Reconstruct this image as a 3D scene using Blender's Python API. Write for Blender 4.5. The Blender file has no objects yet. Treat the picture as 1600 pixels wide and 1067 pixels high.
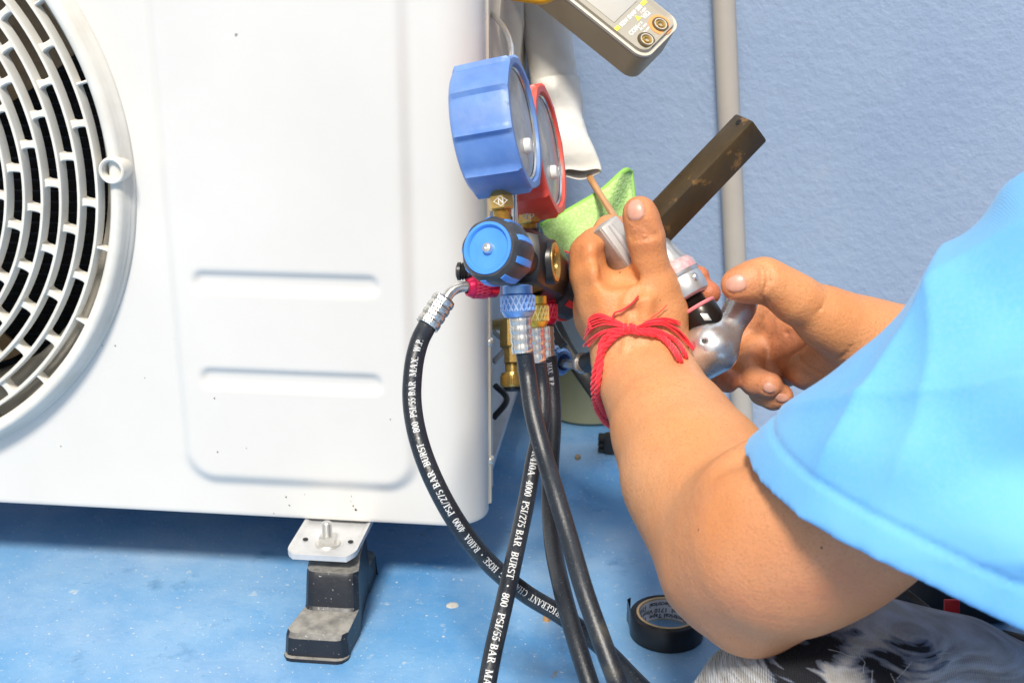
import bpy, bmesh, math, random
import numpy as np
from mathutils import Vector, Matrix

random.seed(7)
RNG = np.random.default_rng(7)
SC = bpy.context.scene
COL = SC.collection
PI = math.pi

# ------------------------------------------------------------------ camera
FOC = 1931.0                       # focal length in pixels of a 1600 px wide picture
PITCH, YAW = math.radians(18.0), math.radians(6.6)
CAMH = 0.523                       # camera height above the ground
cam_data = bpy.data.cameras.new('camera')
cam = bpy.data.objects.new('camera', cam_data)
COL.objects.link(cam)
cam.location = (0, 0, CAMH)
cam.rotation_euler = (PI/2 - PITCH, 0, YAW)
cam_data.sensor_width = 36.0
cam_data.lens = FOC/1600*36.0
cam_data.clip_start = 0.01
cam_data.clip_end = 200
cam_data.dof.use_dof = True
cam_data.dof.focus_distance = 0.86
cam_data.dof.aperture_fstop = 13
SC.camera = cam

# ------------------------------------------------------------------ light
world = bpy.data.worlds.new('World')
SC.world = world
world.use_nodes = True
wn = world.node_tree.nodes; wl = world.node_tree.links
wn.clear()
SUN_EL, SUN_AZ = math.radians(53), math.radians(184)   # compass angle of the sun from +Y, clockwise
sky = wn.new('ShaderNodeTexSky'); sky.sky_type = 'NISHITA'; sky.sun_disc = False
sky.sun_elevation = SUN_EL; sky.sun_rotation = SUN_AZ
sky.air_density = 1.0; sky.dust_density = 3.0; sky.ozone_density = 1.0
hs = wn.new('ShaderNodeHueSaturation'); hs.inputs['Saturation'].default_value = 0.0
bg = wn.new('ShaderNodeBackground'); bg.inputs['Strength'].default_value = 0.085
wo = wn.new('ShaderNodeOutputWorld')
wl.new(sky.outputs[0], hs.inputs['Color']); wl.new(hs.outputs[0], bg.inputs['Color']); wl.new(bg.outputs[0], wo.inputs['Surface'])
sun_data = bpy.data.lights.new('sun', 'SUN'); sun = bpy.data.objects.new('sun', sun_data); COL.objects.link(sun)
sun_data.energy = 4.0; sun_data.angle = math.radians(11); sun_data.color = (1.0, 0.93, 0.82)
sdir = Vector((math.sin(SUN_AZ)*math.cos(SUN_EL), math.cos(SUN_AZ)*math.cos(SUN_EL), math.sin(SUN_EL)))
sun.rotation_euler = sdir.to_track_quat('Z', 'Y').to_euler()
SC.view_settings.view_transform = 'Standard'
SC.view_settings.look = 'None'
SC.view_settings.exposure = 0.18
SC.view_settings.gamma = 1.0
SC.view_settings.use_curve_mapping = False

# ------------------------------------------------------------------ geometry helpers
V = np.array
CR = V([math.cos(YAW), math.sin(YAW), 0.0])
CF = V([-math.sin(YAW)*math.cos(PITCH), math.cos(YAW)*math.cos(PITCH), -math.sin(PITCH)])
CU = np.cross(CR, CF)
CO = V([0, 0, CAMH])
def ray(x, y): return CF + CR*((x-800)/FOC) - CU*((y-533.5)/FOC)
def P(x, y, d): return CO + ray(x, y)*d                      # point seen at (x, y), d metres deep
def PY(x, y, Y): r = ray(x, y); return CO + r*(Y/r[1])       # ... on the plane y = Y
def PZ(x, y, Z=0.0): r = ray(x, y); return CO + r*((Z-CAMH)/r[2])
def rp(px, d): return px*d/FOC                               # size of px pixels at depth d
def cdir(r, u, f): v = CR*r + CU*u + CF*f; return v/np.linalg.norm(v)
def nrm(v): v = V(v, float); return v/(np.linalg.norm(v)+1e-12)
def proj(p):
    q = V(p)-CO; d = q@CF
    return 800+FOC*(q@CR)/d, 533.5-FOC*(q@CU)/d, d

class MB:
    """collects geometry with world coordinates"""
    def __init__(s): s.v = []; s.f = []; s.m = []; s.n = 0
    def add(s, v, f, m=0):
        v = np.asarray(v, float).reshape(-1, 3)
        s.v.append(v); s.f += [tuple(int(i)+s.n for i in q) for q in f]; s.m += [m]*len(f); s.n += len(v)
        return s
    def box(s, c, sx, sy, sz, ax=None, bev=0.0, m=0):
        ax = np.eye(3) if ax is None else V(ax)
        bm = bmesh.new(); bmesh.ops.create_cube(bm, size=1)
        for v in bm.verts: v.co = Vector((v.co.x*sx, v.co.y*sy, v.co.z*sz))
        if bev: bmesh.ops.bevel(bm, geom=bm.edges[:], offset=bev, segments=2, affect='EDGES', profile=0.5)
        vs = V([v.co[:] for v in bm.verts]); bm.verts.index_update()
        fs = [[v.index for v in f.verts] for f in bm.faces]; bm.free()
        return s.add(vs@ax + V(c), fs, m)
    def grid(s, g, closeu=False, closev=False, m=0):
        g = np.asarray(g); nu, nv = g.shape[:2]; f = []
        for i in range(nu if closeu else nu-1):
            for j in range(nv if closev else nv-1):
                a = i*nv+j; b = ((i+1) % nu)*nv+j; c = ((i+1) % nu)*nv+(j+1) % nv; d = i*nv+(j+1) % nv
                f.append((a, b, c, d))
        return s.add(g.reshape(-1, 3), f, m)
    def lathe(s, o, axis, prof, seg=32, m=0, a0=0, a1=2*PI, ref=None, cap=False):
        """prof: list of (radius, distance along the axis)"""
        ax = nrm(axis); r = nrm(np.cross(ax, V(ref) if ref is not None else (V([0, 0, 1]) if abs(ax[2]) < .9 else V([1, 0, 0])))); q = np.cross(ax, r)
        full = abs(a1-a0-2*PI) < 1e-6
        t = np.linspace(a0, a1, seg, endpoint=not full)
        pr = V(prof, float)
        g = V(o)[None, None, :] + pr[:, 1][:, None, None]*ax + pr[:, 0][:, None, None]*(np.cos(t)[None, :, None]*r+np.sin(t)[None, :, None]*q)
        s.grid(g, closev=full, m=m)
        if cap:
            for k, sgn in ((0, 1), (len(pr)-1, -1)):
                base = s.n - g.shape[0]*g.shape[1] + k*seg
                s.f.append(tuple(base+i for i in (range(seg) if sgn > 0 else range(seg-1, -1, -1)))); s.m.append(m)
        return s
    def tube(s, pts, rad, seg=12, sub=6, m=0, cap=True, smooth=True):
        p = catmull(pts, sub) if smooth else V(pts, float)
        n = len(p); rad = np.interp(np.linspace(0, 1, n), np.linspace(0, 1, len(rad)), rad) if np.ndim(rad) else np.full(n, rad)
        T, N, B = frames(p); t = np.linspace(0, 2*PI, seg, endpoint=False)
        g = p[:, None, :]+rad[:, None, None]*(np.cos(t)[None, :, None]*N[:, None, :]+np.sin(t)[None, :, None]*B[:, None, :])
        s.grid(g, closev=True, m=m)
        if cap:
            b = s.n-n*seg
            s.f.append(tuple(b+i for i in range(seg-1, -1, -1))); s.f.append(tuple(b+(n-1)*seg+i for i in range(seg))); s.m += [m, m]
        return s

def catmull(pts, sub):
    p = V(pts, float); n = len(p)
    if n < 3: return V([p[0]+(p[-1]-p[0])*t for t in np.linspace(0, 1, sub+1)])
    q = np.vstack([2*p[0]-p[1], p, 2*p[-1]-p[-2]]); out = []
    for i in range(1, n):
        a, b, c, d = q[i-1], q[i], q[i+1], q[i+2]
        for t in np.linspace(0, 1, sub, endpoint=False):
            out.append(.5*(2*b+(c-a)*t+(2*a-5*b+4*c-d)*t*t+(-a+3*b-3*c+d)*t**3))
    out.append(p[-1]); return V(out)
def frames(p):
    T = np.gradient(p, axis=0); T /= np.linalg.norm(T, axis=1)[:, None]+1e-12
    n = np.cross(T[0], [0, 0, 1.]) if abs(T[0][2]) < .9 else np.cross(T[0], [1., 0, 0]); n = nrm(n); N = [n]
    for i in range(1, len(p)):
        n = n - T[i]*(n@T[i]); n = nrm(n); N.append(n)
    N = V(N); return T, N, np.cross(T, N)

def recalc(me):
    bm = bmesh.new(); bm.from_mesh(me); bmesh.ops.recalc_face_normals(bm, faces=bm.faces); bm.to_mesh(me); bm.free()
def build(name, mb, mats, parent=None, smooth=True, fix=True, sharp=40):
    me = bpy.data.meshes.new(name)
    v = np.vstack(mb.v)
    if parent is not None:
        org = V(parent['_w'][:]) if '_w' in parent else V([0, 0, 0.])
    else:
        org = V([(v[:, 0].min()+v[:, 0].max())/2, (v[:, 1].min()+v[:, 1].max())/2, v[:, 2].min()])
    me.from_pydata((v-org).tolist(), [], mb.f)
    for m in (mats if isinstance(mats, (list, tuple)) else [mats]): me.materials.append(m)
    me.polygons.foreach_set('material_index', mb.m)
    if fix: recalc(me)
    o = bpy.data.objects.new(name, me); COL.objects.link(o)
    if smooth:
        me.polygons.foreach_set('use_smooth', [True]*len(me.polygons))
        if sharp:
            me.set_sharp_from_angle(angle=math.radians(sharp))
    if parent is not None:
        o.parent = parent
        o['_w'] = list(org)
    else:
        o.location = org; o['_w'] = list(org)
    return o
def thing(name, loc, label, cat, group=None):
    o = bpy.data.objects.new(name, None); COL.objects.link(o); o.location = loc; o['_w'] = [float(c) for c in loc]
    o.empty_display_size = .02
    return tag(o, label, cat, group)
def tag(o, label=None, cat=None, group=None, kind=None):
    if label: o['label'] = label
    if cat: o['category'] = cat
    if group: o['group'] = group
    if kind: o['kind'] = kind
    return o

# ------------------------------------------------------------------ materials
def lin(r, g, b):
    f = lambda c: c/12.92 if c <= .04045 else ((c+.055)/1.055)**2.4
    return (f(r/255), f(g/255), f(b/255), 1)
def mat(name, col, rough=.5, metal=0.0, col2=None, vs=30, vd=4, vlo=.35, vhi=.65, bump=0, bs=200, bdist=.001,
        spec=.5, coat=0, sss=0, spots=None, rvar=0, trans=0, alpha=1, extra=None, ssr=(1, .3, .15), sscale=.004, sheen=0):
    m = bpy.data.materials.new(name); m.use_nodes = True
    nt = m.node_tree; N = nt.nodes; L = nt.links; b = N['Principled BSDF']
    tc = N.new('ShaderNodeTexCoord').outputs['Object']
    def noise(sc, det=4, rough=.6):
        n = N.new('ShaderNodeTexNoise'); n.inputs['Scale'].default_value = sc; n.inputs['Detail'].default_value = det; n.inputs['Roughness'].default_value = rough
        L.new(tc, n.inputs['Vector']); return n.outputs['Fac']
    def ramp(x, lo, hi):
        r = N.new('ShaderNodeMapRange'); r.inputs['From Min'].default_value = lo; r.inputs['From Max'].default_value = hi
        L.new(x, r.inputs['Value']); return r.outputs[0]
    def mix(fac, a, c):
        x = N.new('ShaderNodeMix'); x.data_type = 'RGBA'
        L.new(fac, x.inputs['Factor'])
        for s, val in ((x.inputs[6], a), (x.inputs[7], c)):
            if isinstance(val, tuple): s.default_value = val
            else: L.new(val, s)
        return x.outputs[2]
    cur = tuple(col)
    if col2 is not None: cur = mix(ramp(noise(vs, vd), vlo, vhi), tuple(col), tuple(col2))
    for sp in (spots or []):     # (colour, scale, lo, hi, detail)
        cur = mix(ramp(noise(sp[1], sp[4] if len(sp) > 4 else 3), sp[2], sp[3]), cur, tuple(sp[0]))
    if extra: cur = extra(N, L, tc, cur, noise, ramp, mix, b)
    if isinstance(cur, tuple): b.inputs['Base Color'].default_value = cur
    else: L.new(cur, b.inputs['Base Color'])
    if rvar:
        r = N.new('ShaderNodeMapRange'); L.new(noise(vs*2.3, 5), r.inputs['Value'])
        r.inputs['From Min'].default_value = .3; r.inputs['From Max'].default_value = .7
        r.inputs['To Min'].default_value = max(0, rough-rvar); r.inputs['To Max'].default_value = min(1, rough+rvar)
        L.new(r.outputs[0], b.inputs['Roughness'])
    else: b.inputs['Roughness'].default_value = rough
    b.inputs['Metallic'].default_value = metal
    b.inputs['Specular IOR Level'].default_value = spec
    b.inputs['Coat Weight'].default_value = coat
    b.inputs['Transmission Weight'].default_value = trans
    b.inputs['Sheen Weight'].default_value = sheen
    if sss:
        b.inputs['Subsurface Weight'].default_value = sss; b.inputs['Subsurface Radius'].default_value = ssr; b.inputs['Subsurface Scale'].default_value = sscale
    if bump:
        prev = None
        for (st, sc, dist, det) in (bump if isinstance(bump, list) else [(bump, bs, bdist, 4)]):
            bn = N.new('ShaderNodeBump'); bn.inputs['Strength'].default_value = st; bn.inputs['Distance'].default_value = dist
            L.new(noise(sc, det), bn.inputs['Height'])
            if prev: L.new(prev, bn.inputs['Normal'])
            prev = bn.outputs[0]
        L.new(prev, b.inputs['Normal'])
    return m

M = {}
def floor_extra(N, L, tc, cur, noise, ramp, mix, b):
    # worn pale patches, their paleness also painting in sunlit floor, and fine grit
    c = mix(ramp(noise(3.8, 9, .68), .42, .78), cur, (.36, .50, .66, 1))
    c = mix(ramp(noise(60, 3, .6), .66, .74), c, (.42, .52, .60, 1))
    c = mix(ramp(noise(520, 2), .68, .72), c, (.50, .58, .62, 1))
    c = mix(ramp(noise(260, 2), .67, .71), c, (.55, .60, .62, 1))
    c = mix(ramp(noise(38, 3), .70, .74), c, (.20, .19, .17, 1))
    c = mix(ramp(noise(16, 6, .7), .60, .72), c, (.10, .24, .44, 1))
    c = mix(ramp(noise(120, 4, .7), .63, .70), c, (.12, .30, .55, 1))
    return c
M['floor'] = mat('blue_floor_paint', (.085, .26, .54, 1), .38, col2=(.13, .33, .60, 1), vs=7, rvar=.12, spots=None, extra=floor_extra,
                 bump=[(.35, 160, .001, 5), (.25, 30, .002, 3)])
M['wall'] = mat('blue_wall_paint', (.275, .365, .53, 1), .5, col2=(.32, .41, .56, 1), vs=3.5, rvar=.08, bump=[(.55, 100, .0022, 4), (.35, 280, .001, 3)],
                spots=[((.36, .42, .53, 1), 14, .66, .80, 3)])
M['white'] = mat('white_painted_steel', (.70, .68, .65, 1), .36, col2=(.665, .645, .615, 1), vs=6, coat=.15,
                 spots=[((.30, .27, .22, 1), 55, .765, .79, 2)], bump=.04, bs=300, bdist=.0004)
M['whiteplastic'] = mat('white_plastic', (.74, .72, .67, 1), .38, col2=(.66, .63, .57, 1), vs=30, bump=.1, bs=500, bdist=.0004)
M['shroud'] = mat('cream_plastic', (.50, .46, .39, 1), .5, col2=(.36, .33, .28, 1), vs=14)
M['beige'] = mat('dusty_cream_steel', (.70, .64, .54, 1), .45, col2=(.56, .47, .36, 1), vs=18, vlo=.4, vhi=.8, spots=[((.22, .15, .09, 1), 45, .66, .72, 3)])
M['sidegrey'] = mat('grey_blue_steel', (.52, .53, .55, 1), .4, col2=(.40, .41, .44, 1), vs=14)
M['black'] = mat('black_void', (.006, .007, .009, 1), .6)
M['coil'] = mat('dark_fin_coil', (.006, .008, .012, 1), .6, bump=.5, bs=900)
M['coilwire'] = mat('blue_black_wire', (.012, .028, .06, 1), .35)
M['fan'] = mat('brown_fan_plastic', (.17, .11, .055, 1), .45, col2=(.26, .18, .10, 1), vs=60)
M['zinc'] = mat('galvanised_steel', (.66, .67, .69, 1), .42, .35, col2=(.55, .56, .58, 1), vs=45, spots=[((.5, .33, .18, 1), 60, .70, .78, 3)])
M['bolt'] = mat('zinc_bolt', (.72, .71, .68, 1), .3, .8)
def rubber_extra(N, L, tc, cur, noise, ramp, mix, b):
    g = N.new('ShaderNodeNewGeometry'); s = N.new('ShaderNodeSeparateXYZ'); L.new(g.outputs['Normal'], s.inputs[0])
    up = ramp(s.outputs[2], .6, .95)
    mul = N.new('ShaderNodeMath'); mul.operation = 'MULTIPLY'; L.new(up, mul.inputs[0]); L.new(ramp(noise(70, 5), .15, .6), mul.inputs[1])
    c = mix(mul.outputs[0], cur, (.30, .29, .27, 1))
    return mix(ramp(noise(420, 2), .68, .73), c, (.30, .30, .29, 1))
M['rubber'] = mat('black_rubber_dusty', (.008, .010, .016, 1), .42, col2=(.018, .020, .028, 1), vs=30, extra=rubber_extra, bump=.25, bs=250, bdist=.0008)
def hose_extra(N, L, tc, cur, noise, ramp, mix, b):
    c = mix(ramp(noise(900, 2), .64, .72), cur, (.10, .12, .14, 1))
    return mix(ramp(noise(22, 4), .60, .80), c, (.09, .085, .07, 1))
M['hose'] = mat('black_hose_rubber', (.010, .014, .022, 1), .34, col2=(.02, .025, .034, 1), vs=30, extra=hose_extra, bump=.35, bs=900, bdist=.0006)
M['print'] = mat('white_hose_print', (.75, .76, .76, 1), .5, col2=(.6, .62, .64, 1), vs=300)
M['steel'] = mat('bright_crimped_steel', (.78, .77, .74, 1), .26, .9, col2=(.62, .60, .57, 1), vs=120, bump=.2, bs=200)
M['blueboot'] = mat('blue_rubber_boot', (.10, .21, .53, 1), .42, col2=(.15, .28, .60, 1), vs=30, rvar=.1, bump=.2, bs=160, bdist=.001,
                    spots=[((.20, .30, .56, 1), 34, .50, .74, 6), ((.10, .15, .32, 1), 80, .66, .76, 4)])
M['redboot'] = mat('red_rubber_boot', (.70, .07, .05, 1), .4, col2=(.76, .12, .08, 1), vs=30, bump=.2, bs=160,
                   spots=[((.78, .22, .16, 1), 34, .58, .74, 5)])
M['glass'] = mat('dusty_gauge_glass', (.30, .30, .30, 1), .38, col2=(.50, .47, .42, 1), vs=38, vlo=.4, vhi=.66,
                 spots=[((.75, .74, .72, 1), 120, .70, .76, 4), ((.20, .21, .24, 1), 60, .58, .70, 5)], coat=.4)
M['dial'] = mat('white_dial', (.7, .7, .68, 1), .5)
M['brass'] = mat('brass', (.62, .42, .13, 1), .3, .75, col2=(.50, .33, .10, 1), vs=120, bump=.15, bs=300)
M['blackpaint'] = mat('black_anodised_body', (.008, .008, .009, 1), .34, col2=(.014, .013, .013, 1), vs=60)
M['knobgrey'] = mat('charcoal_knob_rubber', (.035, .037, .045, 1), .42, col2=(.06, .06, .065, 1), vs=70, bump=.1, bs=300)
M['knobblue'] = mat('blue_knob_plastic', (.06, .25, .74, 1), .35, col2=(.08, .30, .80, 1), vs=50)
M['knobred'] = mat('red_knob_plastic', (.75, .03, .03, 1), .35)
M['anblue'] = mat('blue_anodised_metal', (.16, .33, .70, 1), .28, .7, col2=(.24, .42, .75, 1), vs=200)
M['anred'] = mat('red_anodised_metal', (.66, .02, .09, 1), .28, .6)
M['anyel'] = mat('gold_anodised_metal', (.72, .50, .08, 1), .28, .7)
for k_, c_ in (('anblue', (.42, .58, .92, 1)), ('anred', (.92, .12, .22, 1)), ('anyel', (.95, .78, .30, 1))): M[M[k_].name+'_hi'] = mat('worn_'+M[k_].name, c_, .3, .6)  # lighter rib colours paint in the sparkle of the knurling
M['copper'] = mat('copper', (.78, .38, .14, 1), .32, .35, col2=(.82, .43, .18, 1), vs=90)
M['foamwhite'] = mat('white_pipe_wrap', (.76, .74, .69, 1), .45, col2=(.68, .65, .58, 1), vs=14, vlo=.45, vhi=.75, bump=[(.5, 22, .006, 3), (.15, 150, .001, 3)],
                     spots=[((.45, .36, .20, 1), 22, .70, .84, 3)])
M['tan'] = mat('tan_pipe_wrap', (.42, .33, .20, 1), .5, col2=(.34, .26, .16, 1), vs=20)
M['pvc'] = mat('grey_pvc_pipe', (.41, .37, .33, 1), .4, col2=(.46, .42, .37, 1), vs=12)
def green_extra(N, L, tc, cur, noise, ramp, mix, b):
    v = N.new('ShaderNodeTexVoronoi'); v.inputs['Scale'].default_value = 420; L.new(tc, v.inputs['Vector'])
    bn = N.new('ShaderNodeBump'); bn.inputs['Strength'].default_value = .4; bn.inputs['Distance'].default_value = .0015; L.new(v.outputs['Distance'], bn.inputs['Height'])
    L.new(bn.outputs[0], b.inputs['Normal'])
    return mix(ramp(v.outputs['Distance'], .15, .6), cur, (.44, .70, .22, 1))
M['green'] = mat('green_cleaning_cloth', (.60, .84, .34, 1), .8, extra=green_extra)
M['greenedge'] = mat('green_cloth_hem', (.28, .56, .10, 1), .8)
M['bar'] = mat('bronze_black_steel', (.060, .042, .022, 1), .36, .35, col2=(.10, .066, .030, 1), vs=26, spots=[((.36, .19, .06, 1), 55, .60, .70, 5)], rvar=.12)
M['cast'] = mat('satin_cast_alloy', (.66, .66, .66, 1), .34, .78, col2=(.50, .50, .50, 1), vs=45, rvar=.08, spots=[((.25, .22, .2, 1), 300, .74, .77, 2)])
M['castdull'] = mat('dull_worn_alloy', (.50, .46, .42, 1), .4, .7, col2=(.62, .60, .58, 1), vs=70, spots=[((.22, .16, .12, 1), 160, .64, .7, 4)])
M['jawside'] = mat('brown_grey_worn_metal', (.30, .24, .20, 1), .45, .4, col2=(.42, .37, .34, 1), vs=90)
M['jaw'] = mat('grey_cast_jaw', (.56, .55, .54, 1), .42, .25, col2=(.46, .44, .42, 1), vs=60)
M['chrome'] = mat('polished_alloy', (.74, .74, .74, 1), .30, .85, col2=(.62, .62, .63, 1), vs=60, rvar=.06, spots=[((.22, .18, .15, 1), 260, .74, .77, 2)])
M['thread'] = mat('oily_black_steel', (.03, .025, .022, 1), .28, .6)
M['pink'] = mat('pink_ring', (.80, .22, .24, 1), .35)
M['pinkdecal'] = mat('faded_pink_decal', (.60, .26, .28, 1), .4, col2=(.5, .45, .45, 1), vs=200)
M['meter'] = mat('beige_grey_meter_plastic', (.36, .29, .19, 1), .45, col2=(.33, .26, .17, 1), vs=25, bump=.1, bs=500, bdist=.0003)
M['meterrim'] = mat('pale_meter_plastic', (.60, .56, .48, 1), .4)
M['meterface'] = mat('grey_meter_label', (.40, .37, .31, 1), .4)
M['meterlcd'] = mat('pale_display', (.50, .48, .44, 1), .25)
M['jackdark'] = mat('olive_black_jack', (.09, .065, .03, 1), .35)
M['jackor'] = mat('orange_jack_ring', (.85, .36, .12, 1), .4)
M['inkwhite'] = mat('white_ink', (.8, .8, .76, 1), .5)
M['inkyel'] = mat('yellow_ink', (.80, .75, .10, 1), .5)
M['yellow'] = mat('yellow_jaw_plastic', (.90, .42, .01, 1), .35)
M['tub'] = mat('oily_translucent_tub', (.25, .235, .11, 1), .25, col2=(.30, .29, .17, 1), vs=8, coat=.3)
M['tubtop'] = mat('grey_tub_rim', (.45, .46, .44, 1), .3, col2=(.36, .38, .36, 1), vs=12, coat=.3)
M['tape'] = mat('black_vinyl_tape', (.010, .010, .013, 1), .28, bump=.1, bs=400)
M['card'] = mat('cardboard_core', (.50, .36, .20, 1), .7)
M['cardprint'] = mat('white_core_paper', (.62, .64, .70, 1), .5)
M['ink'] = mat('navy_ink', (.02, .025, .06, 1), .5)
M['blackplastic'] = mat('black_plastic', (.012, .013, .015, 1), .38, col2=(.03, .03, .032, 1), vs=40)
M['leaf'] = mat('dry_leaf', (.30, .24, .15, 1), .7, col2=(.2, .15, .09, 1), vs=90)
M['chip'] = mat('bare_concrete_chip', (.60, .60, .56, 1), .8, col2=(.45, .44, .40, 1), vs=100)
M['cord'] = mat('red_cotton_cord', (.97, .025, .045, 1), .75, col2=(.93, .018, .035, 1), vs=400, sheen=.3, bump=.3, bs=1200, bdist=.0005)
M['redplastic'] = mat('red_plastic', (.6, .02, .02, 1), .4)

# ------------------------------------------------------------------ signed-distance sculpting (skin, cloth, cast metal)
def smin(a, b, k):
    h = np.maximum(k-np.abs(a-b), 0)/k
    return np.minimum(a, b)-h*h*k*.25
class Field:
    def __init__(s, lo, hi, vox, far=.04):
        s.lo = V(lo, float); s.vox = vox; s.n = np.ceil((V(hi)-s.lo)/vox).astype(int)+1
        s.d = np.full(s.n, far, np.float32)
    def region(s, pts, pad):
        pts = np.atleast_2d(V(pts)); a = np.clip(np.floor((pts.min(0)-pad-s.lo)/s.vox).astype(int), 0, s.n); b = np.clip(np.ceil((pts.max(0)+pad-s.lo)/s.vox).astype(int)+1, 0, s.n)
        if (b <= a).any(): return None
        ax = [(s.lo[i]+np.arange(a[i], b[i])*s.vox).astype(np.float32) for i in range(3)]
        return tuple(slice(a[i], b[i]) for i in range(3)), ax[0][:, None, None], ax[1][None, :, None], ax[2][None, None, :]
    def capsule(s, a, b, ra, rb=None, k=.006, flat=None, sub=False):
        """tapered capsule; flat=(axis, factor) squashes it along that axis"""
        rb = ra if rb is None else rb; a = V(a, float); b = V(b, float)
        R_ = s.region([a, b], max(ra, rb)+k+4*s.vox)
        if R_ is None: return s
        sl, X, Y, Z = R_
        px, py, pz = X-a[0], Y-a[1], Z-a[2]; ba = b-a; sc = 1.0
        if flat is not None:
            ax = nrm(flat[0]); g = 1/flat[1]-1; t = (px*ax[0]+py*ax[1]+pz*ax[2])*g
            px, py, pz = px+ax[0]*t, py+ax[1]*t, pz+ax[2]*t; ba = ba+ax*(ba@ax)*g; sc = .5+.5*flat[1]
        L2 = float(ba@ba)+1e-12
        t = np.clip((px*ba[0]+py*ba[1]+pz*ba[2])/L2, 0, 1)
        d = (np.sqrt((px-ba[0]*t)**2+(py-ba[1]*t)**2+(pz-ba[2]*t)**2)-(ra+(rb-ra)*t))*sc
        d = d.astype(np.float32)
        if sub: s.d[sl] = -smin(-s.d[sl], d, k)
        else: s.d[sl] = smin(s.d[sl], d, k)
        return s
    def chain(s, pts, rs, k=.006, flat=None, sub=False):
        for i in range(len(pts)-1): s.capsule(pts[i], pts[i+1], rs[i], rs[i+1], k, flat, sub)
        return s
    def sample(s, p):
        q = (np.atleast_2d(p)-s.lo)/s.vox; i = np.clip(np.floor(q).astype(int), 0, s.n-2); f = np.clip(q-i, 0, 1); o = 0
        for dx in (0, 1):
            for dy in (0, 1):
                for dz in (0, 1):
                    o = o+s.d[i[:, 0]+dx, i[:, 1]+dy, i[:, 2]+dz]*(f[:, 0] if dx else 1-f[:, 0])*(f[:, 1] if dy else 1-f[:, 1])*(f[:, 2] if dz else 1-f[:, 2])
        return o
    def grad(s, p):
        h = s.vox; p = V(p); return nrm([(s.sample(p+e)-s.sample(p-e))[0] for e in np.eye(3)*h])
    def hit(s, x, y, d0=.3, d1=1.3, step=.001):
        t = np.arange(d0, d1, step); r = ray(x, y); pts = CO+np.outer(t, r)
        ok = ((pts > s.lo) & (pts < s.lo+(s.n-1)*s.vox)).all(1); v = np.where(ok, s.sample(pts), 1)
        i = np.argmax(v < 0)
        return None if v[i] >= 0 else pts[i]
    def mesh(s, smooth=2):
        d = s.d; n = s.n
        ins = d < 0
        c = [ins[i:n[0]-1+i, j:n[1]-1+j, k:n[2]-1+k] for i in (0, 1) for j in (0, 1) for k in (0, 1)]
        allin = c[0].copy(); anyin = c[0].copy()
        for q in c[1:]: allin &= q; anyin |= q
        act = np.argwhere(anyin & ~allin)
        idx = np.full(n-1, -1, np.int32); idx[act[:, 0], act[:, 1], act[:, 2]] = np.arange(len(act))
        acc = np.zeros((len(act), 3)); cnt = np.zeros(len(act))
        O = V([[i, j, k] for i in (0, 1) for j in (0, 1) for k in (0, 1)])
        val = [d[act[:, 0]+o[0], act[:, 1]+o[1], act[:, 2]+o[2]] for o in O]
        for a in range(8):
            for b in range(a+1, 8):
                if np.abs(O[a]-O[b]).sum() != 1: continue
                m = (val[a] < 0) != (val[b] < 0); t = val[a]/(val[a]-val[b]+1e-12)
                p = O[a]+np.clip(t, 0, 1)[:, None]*(O[b]-O[a]); acc[m] += p[m]; cnt[m] += 1
        vv = s.lo+(act+acc/cnt[:, None])*s.vox
        F = []
        for ax in range(3):
            u, w = (ax+1) % 3, (ax+2) % 3
            sa = [slice(None)]*3; sb = [slice(None)]*3; sa[ax] = slice(0, -1); sb[ax] = slice(1, None)
            A, B = ins[tuple(sa)], ins[tuple(sb)]
            e = np.argwhere(A != B); e = e[(e[:, u] > 0) & (e[:, w] > 0) & (e[:, u] < n[u]-1) & (e[:, w] < n[w]-1)]
            fl = A[e[:, 0], e[:, 1], e[:, 2]]
            eu = np.zeros(3, int); eu[u] = 1; ew = np.zeros(3, int); ew[w] = 1
            q = [idx[tuple((e-x).T)] for x in (eu*0, eu, eu+ew, ew)]
            q = np.stack(q, 1); q[~fl] = q[~fl][:, ::-1]; F.append(q[:, ::-1] if False else q)
        F = np.vstack(F)
        F = F[(F >= 0).all(1)]
        for it in range(smooth):
            sm = np.zeros_like(vv); ct = np.zeros(len(vv))
            for a, b in ((0, 1), (1, 2), (2, 3), (3, 0)):
                for p, q in ((a, b), (b, a)):
                    for x in range(3): sm[:, x] += np.bincount(F[:, p], weights=vv[F[:, q], x], minlength=len(vv))
                    ct += np.bincount(F[:, p], minlength=len(vv))
            vv = vv*.4+.6*sm/np.maximum(ct, 1)[:, None]
        return vv, F
def vnormals(vv, F):
    n = np.cross(vv[F[:, 2]]-vv[F[:, 0]], vv[F[:, 3]]-vv[F[:, 1]]); o = np.zeros_like(vv)
    for c in range(4):
        for x in range(3): o[:, x] += np.bincount(F[:, c], weights=n[:, x], minlength=len(vv))
    return o/(np.linalg.norm(o, axis=1)[:, None]+1e-12)
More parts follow.
